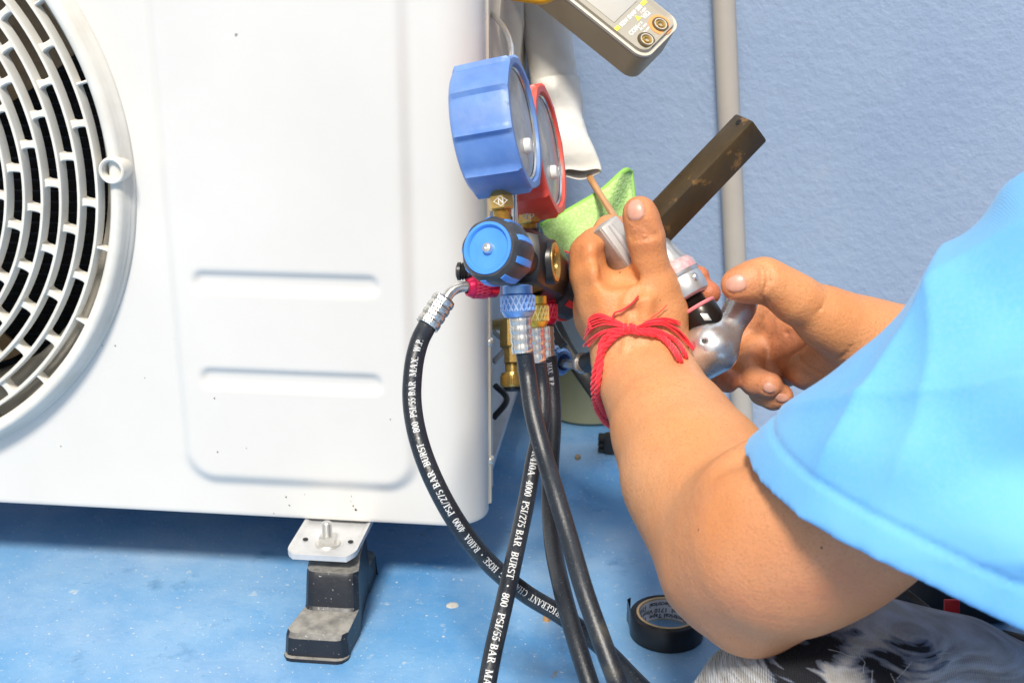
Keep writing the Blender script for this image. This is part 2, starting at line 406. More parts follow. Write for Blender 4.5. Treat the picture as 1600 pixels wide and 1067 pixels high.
def build_np(name, parts, mats, parent=None, kind=None):
    vs = []; fs = []; n = 0
    for v, f in parts: vs.append(v); fs.append(f+n); n += len(v)
    v = np.vstack(vs); f = np.vstack(fs)
    org = V(parent['_w'][:]) if parent is not None else V([(v[:, 0].min()+v[:, 0].max())/2, (v[:, 1].min()+v[:, 1].max())/2, v[:, 2].min()])
    me = bpy.data.meshes.new(name)
    me.vertices.add(len(v)); me.vertices.foreach_set('co', (v-org).astype(np.float32).ravel())
    me.loops.add(len(f)*4); me.loops.foreach_set('vertex_index', f.astype(np.int32).ravel())
    me.polygons.add(len(f)); me.polygons.foreach_set('loop_start', np.arange(0, len(f)*4, 4, dtype=np.int32))
    me.polygons.foreach_set('use_smooth', [True]*len(f)); me.update(); me.validate()
    for m in (mats if isinstance(mats, (list, tuple)) else [mats]): me.materials.append(m)
    o = bpy.data.objects.new(name, me); COL.objects.link(o)
    if parent is not None: o.parent = parent
    else: o.location = org
    o['_w'] = list(org)
    return o

# ------------------------------------------------------------------ text as mesh
_tc = {}
def text_mesh(body, size, bold=0.0, grid=None):
    """flat text: x to the right, y up, (verts, tris)"""
    key = (body, size, bold, grid)
    if key in _tc: return _tc[key]
    cu = bpy.data.curves.new('txt', 'FONT'); cu.body = body; cu.size = size; cu.align_x = 'LEFT'; cu.resolution_u = 3; cu.offset = bold
    o = bpy.data.objects.new('txt', cu); COL.objects.link(o)
    dg = bpy.context.evaluated_depsgraph_get(); me = o.evaluated_get(dg).to_mesh()
    bm = bmesh.new(); bm.from_mesh(me); o.evaluated_get(dg).to_mesh_clear()
    bpy.data.objects.remove(o); bpy.data.curves.remove(cu)
    if grid:
        for t in np.arange(0, size, grid):
            bmesh.ops.bisect_plane(bm, geom=bm.verts[:]+bm.edges[:]+bm.faces[:], plane_co=(0, float(t)+1e-5, 0), plane_no=(0, 1, 0))
    bm.verts.index_update(); v = V([x.co[:] for x in bm.verts]); f = [[x.index for x in q.verts] for q in bm.faces]; bm.free()
    _tc[key] = (v, f); return v, f

# a narrow serif alphabet drawn from strokes (for the hose print)
def serif_glyphs():
    T, H = .15, .065
    def V_(x, y0=0, y1=1, t=T, s0=1, s1=1):
        o = [[(x-t/2, y0), (x+t/2, y0), (x+t/2, y1), (x-t/2, y1)]]
        if s0: o.append([(x-t/2-.10, y0), (x+t/2+.10, y0), (x+t/2+.10, y0+H), (x-t/2-.10, y0+H)])
        if s1: o.append([(x-t/2-.10, y1-H), (x+t/2+.10, y1-H), (x+t/2+.10, y1), (x-t/2-.10, y1)])
        return o
    def H_(y, x0, x1, t=H): return [[(x0, y-t/2), (x1, y-t/2), (x1, y+t/2), (x0, y+t/2)]]
    def D_(x0, y0, x1, y1, t): return [[(x0-t/2, y0), (x0+t/2, y0), (x1+t/2, y1), (x1-t/2, y1)]]
    def A_(cx, cy, rx, ry, a0, a1, n=14, tv=T, th=H):
        o = []; p = []
        for i in range(n+1):
            a = math.radians(a0+(a1-a0)*i/n); w = th+(tv-th)*abs(math.cos(a))
            p.append(((cx+(rx-w/2)*math.cos(a), cy+(ry-w/2)*math.sin(a)), (cx+(rx+w/2)*math.cos(a), cy+(ry+w/2)*math.sin(a))))
        for i in range(n): o.append([p[i][0], p[i][1], p[i+1][1], p[i+1][0]])
        return o
    G = {}
    G['I'] = (.42, V_(.2)); G['1'] = (.46, V_(.24, s1=0)+D_(.08, .80, .20, .98, .07))
    G['T'] = (.72, V_(.34, s1=0)+H_(.967, .02, .66)+H_(.86, .02, .07, .2)+H_(.86, .61, .66, .2))
    G['H'] = (.86, V_(.18)+V_(.66)+H_(.5, .2, .64)); G['N'] = (.86, V_(.16, t=.07)+V_(.68, t=.07)+D_(.66, .0, .14, 1, .15))
    G['E'] = (.72, V_(.18)+H_(.967, .1, .62)+H_(.033, .1, .64)+H_(.5, .2, .5)+H_(.88, .58, .62, .17)+H_(.12, .60, .64, .17))
    G['F'] = (.66, V_(.18)+H_(.967, .1, .60)+H_(.5, .2, .48)+H_(.88, .56, .60, .17))
    G['P'] = (.68, V_(.18)+A_(.30, .73, .27, .235, -90, 90)+H_(.967, .18, .32)+H_(.49, .18, .32))
    G['R'] = (.78, V_(.18)+A_(.30, .74, .25, .225, -90, 90)+H_(.967, .18, .32)+H_(.51, .18, .32)+D_(.64, 0, .38, .5, .14)+H_(.033, .58, .76))
    G['B'] = (.70, V_(.18)+A_(.30, .74, .24, .225, -90, 90)+A_(.30, .26, .28, .225, -90, 90)+H_(.967, .18, .32)+H_(.51, .18, .32)+H_(.033, .18, .32))
    G['S'] = (.60, A_(.28, .74, .20, .23, 30, 270)+A_(.28, .26, .22, .225, -150, 90))
    G['C'] = (.74, A_(.38, .5, .30, .47, 45, 315)); G['O'] = (.78, A_(.38, .5, .30, .47, 0, 360, 22))
    G['G'] = (.80, A_(.38, .5, .30, .47, 45, 320)+V_(.62, 0.04, .45, s0=0)); G['0'] = (.56, A_(.26, .5, .19, .47, 0, 360, 20))
    G['8'] = (.56, A_(.26, .73, .16, .235, 0, 360, 16)+A_(.26, .26, .19, .235, 0, 360, 16)); G['U'] = (.80, V_(.16, .3, 1, s0=0)+V_(.64, .3, 1, t=.08, s0=0)+A_(.40, .3, .24, .27, 180, 360))
    G['A'] = (.82, D_(.12, 0, .38, 1, .07)+D_(.66, 0, .40, 1, .16)+H_(.33, .22, .56)+H_(.033, .0, .24)+H_(.033, .52, .80))
    G['M'] = (1.0, V_(.15, t=.07)+V_(.80, s1=1)+D_(.46, .05, .17, 1, .14)+D_(.46, .05, .76, 1, .07)); G['X'] = (.82, D_(.66, 0, .14, 1, .15)+D_(.14, 0, .64, 1, .07)+H_(.033, .02, .28)+H_(.033, .54, .80)+H_(.967, .02, .28)+H_(.967, .52, .78))
    G['W'] = (1.1, D_(.30, 0, .12, 1, .14)+D_(.32, 0, .50, 1, .07)+D_(.70, 0, .50, 1, .14)+D_(.72, 0, .92, 1, .07)+H_(.967, .0, .26)+H_(.967, .80, 1.02))
    G['4'] = (.58, V_(.38, s1=0)+H_(.3, .04, .54)+D_(.07, .3, .36, 1, .07)); G['7'] = (.56, H_(.95, .06, .50, .1)+D_(.20, 0, .46, .95, .12)+H_(.86, .06, .10, .2))
    G['2'] = (.56, A_(.26, .72, .18, .235, -20, 170)+D_(.08, .04, .42, .64, .11)+H_(.06, .05, .50, .12)); G['5'] = (.56, A_(.24, .30, .20, .28, -150, 115)+H_(.95, .12, .48, .1)+D_(.10, .5, .14, .95, .06))
    G['/'] = (.42, D_(.04, -.05, .36, 1.05, .07)); G['.'] = (.30, H_(.07, .06, .20, .14)); G['*'] = (.42, A_(.2, .45, .06, .07, 0, 360, 10, .12, .12)); G[' '] = (.34, [])
    return G
_SG = serif_glyphs()
def serif_text(body, size):
    """returns vertices and quads, letters split into short slices so that they can wrap round a hose"""
    vs, fs, x = [], [], 0.0
    for ch in body:
        w, quads = _SG[ch]
        for qd in quads:
            (a, b, c, d) = [V(p, float) for p in qd]; nseg = max(1, int(math.ceil(max(abs(d[1]-a[1]), abs(c[1]-b[1]))/.2)))
            for i in range(nseg):
                t0, t1 = i/nseg, (i+1)/nseg; n = len(vs)
                for p in (a+(d-a)*t0, b+(c-b)*t0, b+(c-b)*t1, a+(d-a)*t1): vs.append(((x+p[0])*size, p[1]*size, 0))
                fs.append((n, n+1, n+2, n+3))
        x += w
    return V(vs), fs

# ------------------------------------------------------------------ ground and wall
FX0, FX1, FY0, FY1 = -9, 9, -9, 3.5
wa, wb = PZ(870, 640), PZ(1170, 690)                     # the foot of the wall
wd = nrm(wb-wa); wnr = nrm(np.cross([0, 0, 1.], wd)); wnr = wnr if wnr[1] < 0 else -wnr    # wall direction, normal towards the viewer
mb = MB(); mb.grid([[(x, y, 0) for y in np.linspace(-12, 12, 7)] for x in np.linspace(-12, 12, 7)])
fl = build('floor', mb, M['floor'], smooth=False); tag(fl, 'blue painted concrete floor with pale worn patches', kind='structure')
fl.location = (0, 0, 0)
mb = MB()
W0 = wa-wd*6
mb.box(wa+V([0, 0, 1.5])-wnr*.06, 12, .12, 3.0, ax=V([wd, -wnr, [0, 0, 1]]))
wall = build('wall', mb, M['wall'], smooth=False); tag(wall, 'blue painted wall with rough orange peel texture', 'wall')

# ------------------------------------------------------------------ the outdoor unit
U = .90                                                 # its front plane
UX0, UX1, UZ0, UZ1, UDEP = -.935, -.128, .070, .70, .315
CX, CZ = -.6496, CAMH-.1687                              # fan centre
unit = thing('air_conditioner', ((UX0+UX1)/2, U+UDEP/2, UZ0), 'white outdoor air conditioning unit with a round fan grille', 'air conditioner')
def sstep(x, a, b): t = np.clip((x-a)/(b-a), 0, 1); return t*t*(3-2*t)
def panel_h(x, z):
    # raised pad with two pressed grooves; value = how far proud of the sheet
    def rr(x, z, x0, x1, z0, z1, r, e):
        qx = np.maximum(np.maximum(x0+r-x, x-(x1-r)), 0); qz = np.maximum(np.maximum(z0+r-z, z-(z1-r)), 0)
        d = np.hypot(qx, qz)-r; inside = np.minimum(np.minimum(x-x0, x1-x), np.minimum(z-z0, z1-z))
        d = np.where((qx == 0) & (qz == 0), -inside, np.where(qx*qz == 0, np.maximum(qx, qz)-r, d))
        return 1-sstep(d, -e, e)
    h = .0050*rr(x, z, -.371, -.1835, .1015, .66, .024, .0065)
    for zc in (CAMH-.2545, CAMH-.3345):
        h = h-.0034*rr(x, z, -.352, -.208, zc-.0045, zc+.0085, .006, .0035)
    return h
RC = .030
xs = np.unique(np.concatenate([np.arange(UX0+RC, -.40, .01), np.arange(-.40, UX1-RC, .0024), [UX1-RC]]))
zs = np.unique(np.concatenate([np.arange(UZ0, .36, .0024), np.arange(.36, UZ1, .006), [UZ1]]))
rows = []
for a in np.linspace(0, PI/2, 10)[:-1]: rows.append([(UX0+RC-RC*math.cos(a), U+RC-RC*math.sin(a), z) for z in zs])
for x in xs: rows.append(np.stack([np.full(len(zs), x), U-panel_h(np.full(len(zs), x), zs), zs], 1).tolist())
for a in np.linspace(0, PI/2, 12)[1:]: rows.append([(UX1-RC+RC*math.sin(a), U+RC-RC*math.cos(a), z) for z in zs])
rows.append([(UX1, U+.036, z) for z in zs])
g = V([[tuple(p) for p in r] for r in rows])
# bottom lip turned back
g0 = g[:, :1].copy(); g0[:, 0, 1] += .010
c_in = V([(UX0+UX1)/2, U+.15])
g0[:, 0, 0] += np.sign(c_in[0]-g0[:, 0, 0])*.004; g0[:, 0, 2] += .0
lip = g[:, :1].copy(); lip[:, 0, 2] -= .0015; lip[:, 0, 1] += .0008
g = np.concatenate([g0, lip, g], 1)
mb = MB(); mb.grid(g)
# cut the round opening
v = np.vstack(mb.v); keep = []
for q in mb.f:
    c = v[list(q)].mean(0)
    if c[1] < U+.005 and math.hypot(c[0]-CX, c[2]-CZ) < .2455: continue
    keep.append(q)
mb.f = keep; mb.m = [0]*len(keep)
panel = build('front_panel', mb, M['white'], unit, fix=False, sharp=50)
# side sheets, back, top, base
mb = MB(); mb.box(((UX0+UX1)/2, U+UDEP/2, UZ1+.004), UX1-UX0+.006, UDEP+.01, .014, bev=.004); build('top_panel', mb, M['white'], unit)
mb = MB(); mb.box(((UX0+UX1)/2, U+UDEP/2+.01, UZ0+.006), UX1-UX0-.012, UDEP-.02, .008); build('base_pan', mb, M['sidegrey'], unit)
mb = MB(); mb.box((UX0+.006, U+UDEP/2+.015, (UZ0+UZ1)/2), .004, UDEP-.035, UZ1-UZ0-.01); build('side_panel', mb, M['white'], unit)
# right-hand side: edge strip with pressed lines, upper service cover, lower valve plate
mb = MB()
prof = [(0, .034), (.0022, .036), (.0022, .041), (.0002, .043), (.0002, .050), (-.0026, .0515), (-.0026, .058), (-.001, .060), (-.001, .072), (-.008, .075)]
mb.grid([[(UX1+dx, U+dy, z) for z in (UZ0+.004, UZ1-.004)] for dx, dy in prof])
build('edge_strip', mb, M['beige'], unit, sharp=20)
mb = MB()
prof = [(-.009, .074), (-.004, .078), (.006, .084), (.008, .10), (.002, .118), (.004, .135), (.0125, .15), (.0125, .20), (.004, .215), (.004, .26), (.0, .315), (-.02, .315)]
zt = list(np.linspace(.375, UZ1-.006, 9))
mb.grid([[(UX1+dx+.0025*math.sin(z*60+i), U+dy, z) for z in zt] for i, (dx, dy) in enumerate(prof)])
mb.grid([[(UX1-.03, U+dy, .375), (UX1+dx, U+dy, .375)] for dx, dy in prof])
build('service_cover', mb, M['beige'], unit, sharp=30)
mb = MB(); mb.box((UX1-.018, U+.075+.12, (UZ0+.375)/2), .003, .24, .375-UZ0-.004); mb.box((UX1-.010, U+.074, (UZ0+.375)/2), .016, .003, .375-UZ0-.006); build('valve_plate', mb, M['sidegrey'], unit)
mb = MB()
for k in range(2):
    zc = .125+k*.05
    mb.box((UX1-.012, U+.10+.004*k, zc), .012, .016, .020, bev=.003, m=0)
    mb.tube([(UX1-.004, U+.10+.004*k, zc), (UX1+.006, U+.115, zc+.012), (UX1-.006, U+.128, zc+.02)], .0028, seg=8, m=k)
build('cable_clamp', mb, [M['blackplastic'], M['zinc']], unit)
for z_ in (.112, .215, .30):
    mb = MB(); mb.lathe((UX1-.002, U+.0385, z_), (1, 0, 0), [(0, .0065), (.003, .0062), (.0042, .0045), (.0042, .002), (.0038, 0)], 12); build('screw', mb, M['bolt'], unit)

mb = MB(); r_ = random.Random(21)
for (x, y, r) in ((447, 776, .0007), (452, 789, .0008), (428, 802, .0005), (549, 775, .0005), (548, 783, .0004), (556, 796, .0010), (552, 790, .0007), (476, 772, .0004), (385, 700, .0004), (610, 655, .0006), (335, 622, .0006), (340, 706, .0006), (180, 540, .0006), (226, 590, .0005), (160, 540, .0005), (95, 697, .0005)):
    c = PY(x, y, U-.0004-(float(panel_h(V([PY(x, y, U)[0]]), V([PY(x, y, U)[2]]))[0]))); a = [r*r_.uniform(.5, 1.3) for _ in range(8)]
    mb.add([c]+[c+V([a[i]*math.cos(i*PI/4), -.0001, a[i]*math.sin(i*PI/4)]) for i in range(8)], [(0, i+1, (i+1) % 8+1) for i in range(8)])
tag(build('dirt_specks', mb, M['jackdark'], unit, smooth=False), kind='stuff')
# ---- fan grille
def ringpt(r, a, y): return (CX+r*math.cos(a), y, CZ+r*math.sin(a))
def ringprof(prof, a0=0, a1=2*PI, n=180, mat_=0, mb=None):
    t = np.linspace(a0, a1, n, endpoint=abs(a1-a0-2*PI) > 1e-6)
    mb = mb or MB()
    mb.grid([[ringpt(r, a, U-h) for r, h in prof] for a in t], closeu=abs(a1-a0-2*PI) < 1e-6, closev=True, m=mat_); return mb
grille = bpy.data.objects.new('fan_grille', None)
FRONT = .014                                            # how far the grille stands proud of the sheet
rim = [(.2390, .000), (.2388, .008), (.2395, .0115), (.2418, .0142), (.2450, .0152), (.2482, .0142), (.2503, .0115), (.2508, .0085), (.2520, .0075), (.2524, .0045), (.2545, .0035), (.2552, .001), (.2552, -.001), (.2390, -.001)]
mb = ringprof(rim)
fg = build('fan_grille', mb, M['whiteplastic'], unit, sharp=60)
# slots between sheet and rim
rr0 = .2288; step = .0142; NB = 23
radii = [rr0-step*i for i in range(14)]
def ribprof(r, w=.0017, d0=.006, h=FRONT-.002):
    return [(r-w, h-d0-.004), (r-w, h-.0015), (r-w*.6, h), (r+w*.6, h), (r+w, h-.0015), (r+w+.0003, h-d0-.004)]
for i, r in enumerate(radii):
    bulge = .0+.008*math.sin(i/14*PI/2)
    mb = ringprof(ribprof(r, h=FRONT-.002+bulge), n=160 if i < 8 else 90)
    build('grille_ring', mb, M['whiteplastic'], unit)
ph = [(-14.6, .2232+step*.5+.001), (-6.1, None), (-12.4, None), (-2.6, None), (-9.0, None), (.9, None), (-7.0, None), (0, None), (-8, None), (0, None), (-8, None), (0, None), (-8, None), (0, None)]
def bar_between(ra, rb, a, wid, h, d=.009):
    # a bridge with flared ends
    mb_ = MB(); u = V([math.cos(a), 0, math.sin(a)]); w = V([-math.sin(a), 0, math.cos(a)]); g_ = []
    for t, f in ((0, 1.55), (.18, 1.08), (.5, .96), (.82, 1.08), (1, 1.55)):
        r = ra+(rb-ra)*t; c = V([CX, 0, CZ])+u*r
        ww = wid*f*.5
        g_.append([c+w*ww+V([0, U-h+d, 0]), c+w*ww+V([0, U-h+.001, 0]), c+w*(ww-.001)+V([0, U-h, 0]), c-w*(ww-.001)+V([0, U-h, 0]), c-w*ww+V([0, U-h+.001, 0]), c-w*ww+V([0, U-h+d, 0])])
    mb_.grid(g_, closev=True); return mb_
nb = 0
for i in range(-1, 11):
    a0 = math.radians(ph[i+1][0]); bulge = .0+.008*math.sin(max(i, 0)/14*PI/2)
    ra, rb = (radii[0]+.001, .2396) if i < 0 else (radii[i+1]+.0012, radii[i]-.0012)
    n_ = NB if i < 7 else (NB if i < 9 else 12)
    for k in range(n_):
        a = a0+2*PI*k/n_
        h = FRONT-.0035+bulge
        if i < 0 and abs(math.degrees(a)-1.05) < 6: continue
        m_ = bar_between(ra, rb, a, .0022 if i < 0 else .0052, h if i >= 0 else .0105)
        build('grille_bridge', m_, M['whiteplastic'], unit, sharp=30); nb += 1
hub_ = MB(); hub_.lathe((CX, U-FRONT-.012, CZ), (0, -1, 0), [(0, .003), (.03, .0025), (.036, 0), (.038, -.004), (.038, -.012)], 48); build('grille_hub', hub_, M['whiteplastic'], unit)
# screw boss
for ang in (.8, 90.8, 180.8, 270.8):
    u = ringpt(.2445, math.radians(ang), U-.0)
    mb = MB(); mb.lathe(u, (0, -1, 0), [(.0105, 0), (.0104, .016), (.0098, .0185), (.0088, .0190), (.0075, .0182), (.0070, .016), (.0068, .006)], 36); bo = build('screw_boss', mb, M['whiteplastic'], unit)
    mb = MB(); mb.lathe(u, (0, -1, 0), [(.0070, .0045), (.003, .0055), (.0026, .0095), (.0, .0097)], 24, m=0); mb.box(V(u)+V([0, -.0098, 0]), .004, .001, .0008, m=0); sc_ = build('screw', mb, M['zinc'], bo)
# dark vent slots in the rim near the top
for a0, a1 in ((44, 38.5), (37.2, 34.6)):
    mb = MB(); t = np.linspace(math.radians(a0), math.radians(a1), 8)
    mb.grid([[ringpt(.2506, a, U-.0102), ringpt(.2519, a, U-.0080)] for a in t]); build('vent_slot', mb, M['black'], unit)
# ---- inside: bell mouth, coil, guard wires, fan
mb = MB(); t = np.linspace(0, 2*PI, 120, endpoint=False)
mb.grid([[ringpt(r, a, U+y) for r, y in ((.2392, -.001), (.238, .008), (.229, .022), (.2175, .034), (.214, .05), (.214, .11), (.222, .125))] for a in t], closeu=True)
build('bell_mouth', mb, M['shroud'], unit)
mb = MB(); mb.grid([[(x, U+.27, z) for z in (UZ0+.01, UZ1-.02)] for x in (UX0+.01, UX1-.2)])
mb.grid([[(x, y, z) for z in (UZ0+.012, UZ1-.02)] for x, y in ((UX0+.012, U+.03), (UX0+.012, U+.27))])
mb.grid([[(x, y, z) for z in (UZ0+.012, UZ1-.02)] for x, y in ((UX1-.2, U+.27), (UX1-.2, U+.02))])
mb.grid([[(x, y, UZ0+.012) for y in (U+.02, U+.27)] for x in (UX0+.012, UX1-.2)])
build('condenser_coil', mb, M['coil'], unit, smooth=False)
mb = MB()
for z_ in np.arange(UZ0+.03, .455, .0108): mb.box(((UX0+UX1)/2-.09, U+.262, z_), UX1-UX0-.23, .002, .0011)
tag(build('guard_wires', mb, M['coilwire'], unit, smooth=False), kind='stuff')
mb = MB(); mb.box(((UX0+UX1)/2-.09, U+.255, .50), UX1-UX0-.25, .012, .085, bev=.003); build('motor_bracket', mb, mat('grey_brown_metal', (.12, .105, .085, 1), .5, col2=(.17, .15, .12, 1), vs=30), unit)  # plain grey-brown strip across the upper rear, just ahead of the coil
mb = MB(); mb.lathe((CX, U+.14, CZ), (0, -1, 0), [(0, .06), (.03, .058), (.045, .05), (.05, .03), (.05, 0)], 40); fh = build('fan_hub', mb, M['fan'], unit)
tip = PY(50, 528, U+.075); ta = math.atan2(tip[2]-CZ, tip[0]-CX)
for k in range(3):
    g_ = []
    for r in np.linspace(.045, .204, 10):
        row = []; f = (r-.045)/.16
        for s_ in np.linspace(0, 1, 10):
            a = ta+k*2*PI/3-.52*s_*(1-.35*f)*(1.25-.2*f)-.30*f*s_*s_-.9*(1-f)*.25
            row.append((CX+r*math.cos(a), U+.055+.06*s_, CZ+r*math.sin(a)))
        g_.append(row)
    g_ = V(g_); mb = MB(); mb.grid(g_); mb.grid(g_[:, ::-1]+V([0, .0025, 0]))
    build('fan_blade', mb, M['fan'], unit, sharp=60)

# ---- mounting bracket, bolt, rubber foot
bz = UZ0-.004
c0, c1 = PY(470, 812, U+.0), PY(570, 816, U+.0)
# bracket plate sticks out in front of the unit at z = bz
pl = PZ(443, 862, bz); pr = PZ(553, 875, bz); plt = PZ(468, 808, bz); prt = PZ(570, 814, bz)
def bracket(offx=0):
    yF = (pl[1]+pr[1])/2; x0, x1 = pl[0]+.002+offx, pr[0]-.001+offx
    mb = MB(); g_ = []
    n = 26
    for i in range(n+1):
        y = yF+(U+.30-yF)*(i/n)**1.6
        tp = min(1, (y-yF)/.012)
        inset = .006*(1-math.sqrt(max(0, 1-(1-tp)**2)))
        row = []
        for j in range(31):
            s_ = j/30; x = x0+inset+(x1-x0-2*inset)*s_
            xx = (x-(x0+x1)/2)/((x1-x0)/2)
            h = .0024*sstep(np.abs(xx), .80, .97)+.0015*(1-sstep(y-yF, .003, .008))          # turned-up rim
            dc = math.hypot(x-(x0+x1)/2, (y-yF-.026)); h -= .0022*(1-sstep(dc, .0125, .0165))
            row.append((x, y, bz+h-.001))
        g_.append(row)
    g_ = V(g_); mb.grid(g_)
    low = g_.copy(); low[..., 2] -= .0016; mb.grid(low[:, ::-1])
    ed = []
    path = [g_[i, 0] for i in range(n, -1, -1)]+[g_[0, j] for j in range(31)]+[g_[i, -1] for i in range(0, n+1)]
    mb.grid([[p, p-V([0, 0, .0045])] for p in path])
    return mb, ((x0+x1)/2, yF+.026)
mb, bc = bracket()
br = build('mounting_bracket', mb, M['zinc'], unit, fix=False, sharp=50)
for sx in (-1, 1):
    mb = MB(); mb.lathe((bc[0]+sx*.0185, bc[1]+.001, bz-.0005), (0, 0, 1), [(0, .0008), (.0021, .0008), (.0023, .0003)], 16); build('bolt_hole', mb, M['black'], br)
mb = MB(); zc = bz-.003
mb.lathe((bc[0], bc[1], zc), (0, 0, 1), [(.0098, 0), (.0100, .0012), (.0094, .0018), (0, .0018)], 32)
washer = build('washer', mb, M['bolt'], br)
mb = MB(); mb.lathe((bc[0], bc[1], zc+.0018), (0, 0, 1), [(.0072, 0), (.0072, .0052), (.006, .0062), (.004, .0062)], 6); build('hex_nut', mb, M['bolt'], br, sharp=20)
mb = MB(); pr_ = [(.0038, .0)]
for k in range(14): pr_ += [(.0042, .0070+k*.0009), (.0036, .00745+k*.0009)]
pr_ += [(.003, .0198), (0, .0198)]
mb.lathe((bc[0], bc[1], zc), (0, 0, 1), pr_, 20); build('threaded_stud', mb, M['bolt'], br)

# the stepped rubber block
def rubber_foot(ox):
    xa, xb = PZ(441, 1030, 0)[0]+ox, PZ(544, 1032, 0)[0]+ox
    prf = [(.815, 0), (.815, .003), (.818, .0035), (.818, .0185), (.8215, .0215), (.851, .0240), (.853, .0265), (.8565, .0500), (.859, .0535), (.905, .0560), (.955, .0560), (.960, .054), (.965, .026), (.967, .024), (.995, .021), (.998, .018), (.998, 0)]
    dy0 = PZ(490, 1036, 0)[1]-.815
    prf = [(y+dy0+(-.035*sstep(y, .86, .99)), z) for y, z in prf]
    mb = MB(); g_ = []
    wmap = lambda z: .0 if z < .004 else .0015+.035*max(0, z-.02)
    n = 15
    for (y, z) in prf:
        y = y if z > .02 else y
        w = wmap(z); x0, x1 = xa+w+.0025*(z > .022), xb-w-.0015*(z > .022)
        kx = (PY(459, 900, .845+dy0)[0]-PZ(441, 1030, 0)[0])/(.845-.815)*.6; sh = kx*(min(y, .845+dy0)-.815-dy0)*1.5 - .10*max(0, y-.86-dy0); x0 += sh; x1 += sh
        r = .009; row = []
        for k in range(n):
            s_ = k/(n-1); x = x0+(x1-x0)*s_
            e = min(x-x0, x1-x); dy = (r-math.sqrt(max(0, r*r-(r-min(e, r))**2)))*.8
            yy = y+dy if y < .87 else y-dy
            row.append((x, yy, z-.0008*(e < .001)))
        g_.append(row)
    mb.grid(g_)
    g_ = V(g_)
    for side in (0, n-1):
        pts = g_[:, side]; b0 = mb.n; bot = pts.copy(); bot[:, 2] = 0
        mb.grid(np.stack([pts, bot], 1))
    f = build('rubber_foot', mb, M['rubber'], sharp=28); f.location.x += 0
    return f
rf = rubber_foot(0); tag(rf, 'black rubber foot block under the steel bracket of the white unit', 'rubber foot')

# paint chip, leaf, copper scrap on the floor
def chip(x, y, rx, ry, h, m, name, label, cat, seed):
    r_ = random.Random(seed); c = PZ(x, y, 0); mb = MB(); n = 18; a = [r_.uniform(.7, 1.15) for _ in range(n)]
    a = [(a[i]+a[i-1]+a[(i+1) % n])/3 for i in range(n)]
    top = [(c[0]+rx*a[i]*math.cos(2*PI*i/n), c[1]+ry*a[i]*math.sin(2*PI*i/n)) for i in range(n)]
    mb.grid([[(px*1.0, py, 0) for px, py in top], [(c[0]+(px-c[0])*.9, c[1]+(py-c[1])*.9, h) for px, py in top], [(c[0]+(px-c[0])*.3, c[1]+(py-c[1])*.3, h*1.2) for px, py in top], [(c[0], c[1], h*1.2)]*n], closev=True)
    return tag(build(name, mb, m, sharp=60), label, cat)
chip(707, 945, .0055, .0055, .0005, M['chip'], 'paint_chip', 'pale bare chip on the blue floor left of the hoses', 'paint chip', 3)
chip(855, 968, .0035, .004, .004, M['copper'], 'copper_scrap', 'small copper scrap lying behind the crossing hoses', 'scrap', 5)

# ------------------------------------------------------------------ wall pipe and wrapped line set
def wallpt(x, y, off=.02):
    r = ray(x, y); t = ((wa+wnr*off-CO)@wnr)/(r@wnr); return CO+r*t
mb = MB(); a, b = wallpt(1131, 0, .016), wallpt(1160, 660, .016); dd = nrm(a-b)
b2 = b+dd*(-(b[2]-.0)/dd[2])
rpv = .5*37/FOC*((a-CO)@CF)
mb.tube([b2, (a+b2)/2, a+dd*.9], rpv*.98, seg=32, sub=2)
tag(build('wall_pipe', mb, M['pvc']), 'thin grey conduit pipe standing upright against the blue wall', 'pipe')
def crinkle(pts, rad, seg, amp, seed, sub=10, folds=5):
    """a wrapped sleeve with uneven folds, closed by an inner wall at the lower end"""
    r_ = np.random.default_rng(seed); p = catmull(pts, sub); n = len(p); rad = np.interp(np.linspace(0, 1, n), np.linspace(0, 1, len(rad)), rad)
    T, N, B = frames(p); t = np.linspace(0, 2*PI, seg, endpoint=False); g_ = []
    phs = r_.uniform(0, 6.28, (folds, 3)); fr = r_.integers(1, 6, folds); fz = r_.uniform(30, 160, folds)
    s_ = np.concatenate([[0], np.cumsum(np.linalg.norm(np.diff(p, axis=0), axis=1))])
    for i in range(n):
        d = sum(np.sin(fr[k]*t+phs[k, 0]+s_[i]*fz[k]+1.4*np.sin(s_[i]*fz[k]*.6+phs[k, 1])) for k in range(folds))/folds
        rr = rad[i]*(1+amp*d)
        g_.append(p[i]+rr[:, None]*(np.cos(t)[:, None]*N[i]+np.sin(t)[:, None]*B[i]))
    return V(g_)
lineset = thing('wrapped_pipe', P(868, 100, 1.07), 'thick white wrapped refrigerant pipe hanging down beside the red gauge', 'pipe')
D0 = 1.07
g1 = crinkle([P(790, -420, 1.16), P(800, -220, 1.12), P(818, -60, 1.10), P(848, 30, D0), P(864, 110, D0), P(869, 175, D0), P(872, 215, D0)], [rp(38, D0)]*4+[rp(37, D0), rp(36, D0), rp(33, D0)], 64, .05, 4, sub=14)
mb = MB(); mb.grid(g1, closev=True); build('pipe_insulation', mb, M['foamwhite'], lineset, sharp=0)
g2 = crinkle([P(868, 128, D0-.002), P(872, 160, D0-.003), P(880, 205, D0-.006), P(897, 250, D0-.012), P(905, 272, D0-.015)], [rp(38, D0), rp(38.5, D0), rp(36, D0), rp(32, D0), rp(27, D0)], 72, .13, 9, sub=16, folds=7)
nn_ = len(g2)
for i in range(nn_):
    f = sstep(i/nn_, .55, 1.0); c_ = g2[i].mean(0); dd_ = g2[i]-c_; fw = dd_@CF; sx_ = dd_@CR; sy_ = dd_@CU
    g2[i] = c_+dd_-np.outer(fw*.72*f, CF)+np.outer(sx_*.30*f, CR)-np.outer(.0012*f*np.sin(sx_*260+1.0)+.25*f*sx_, CU)
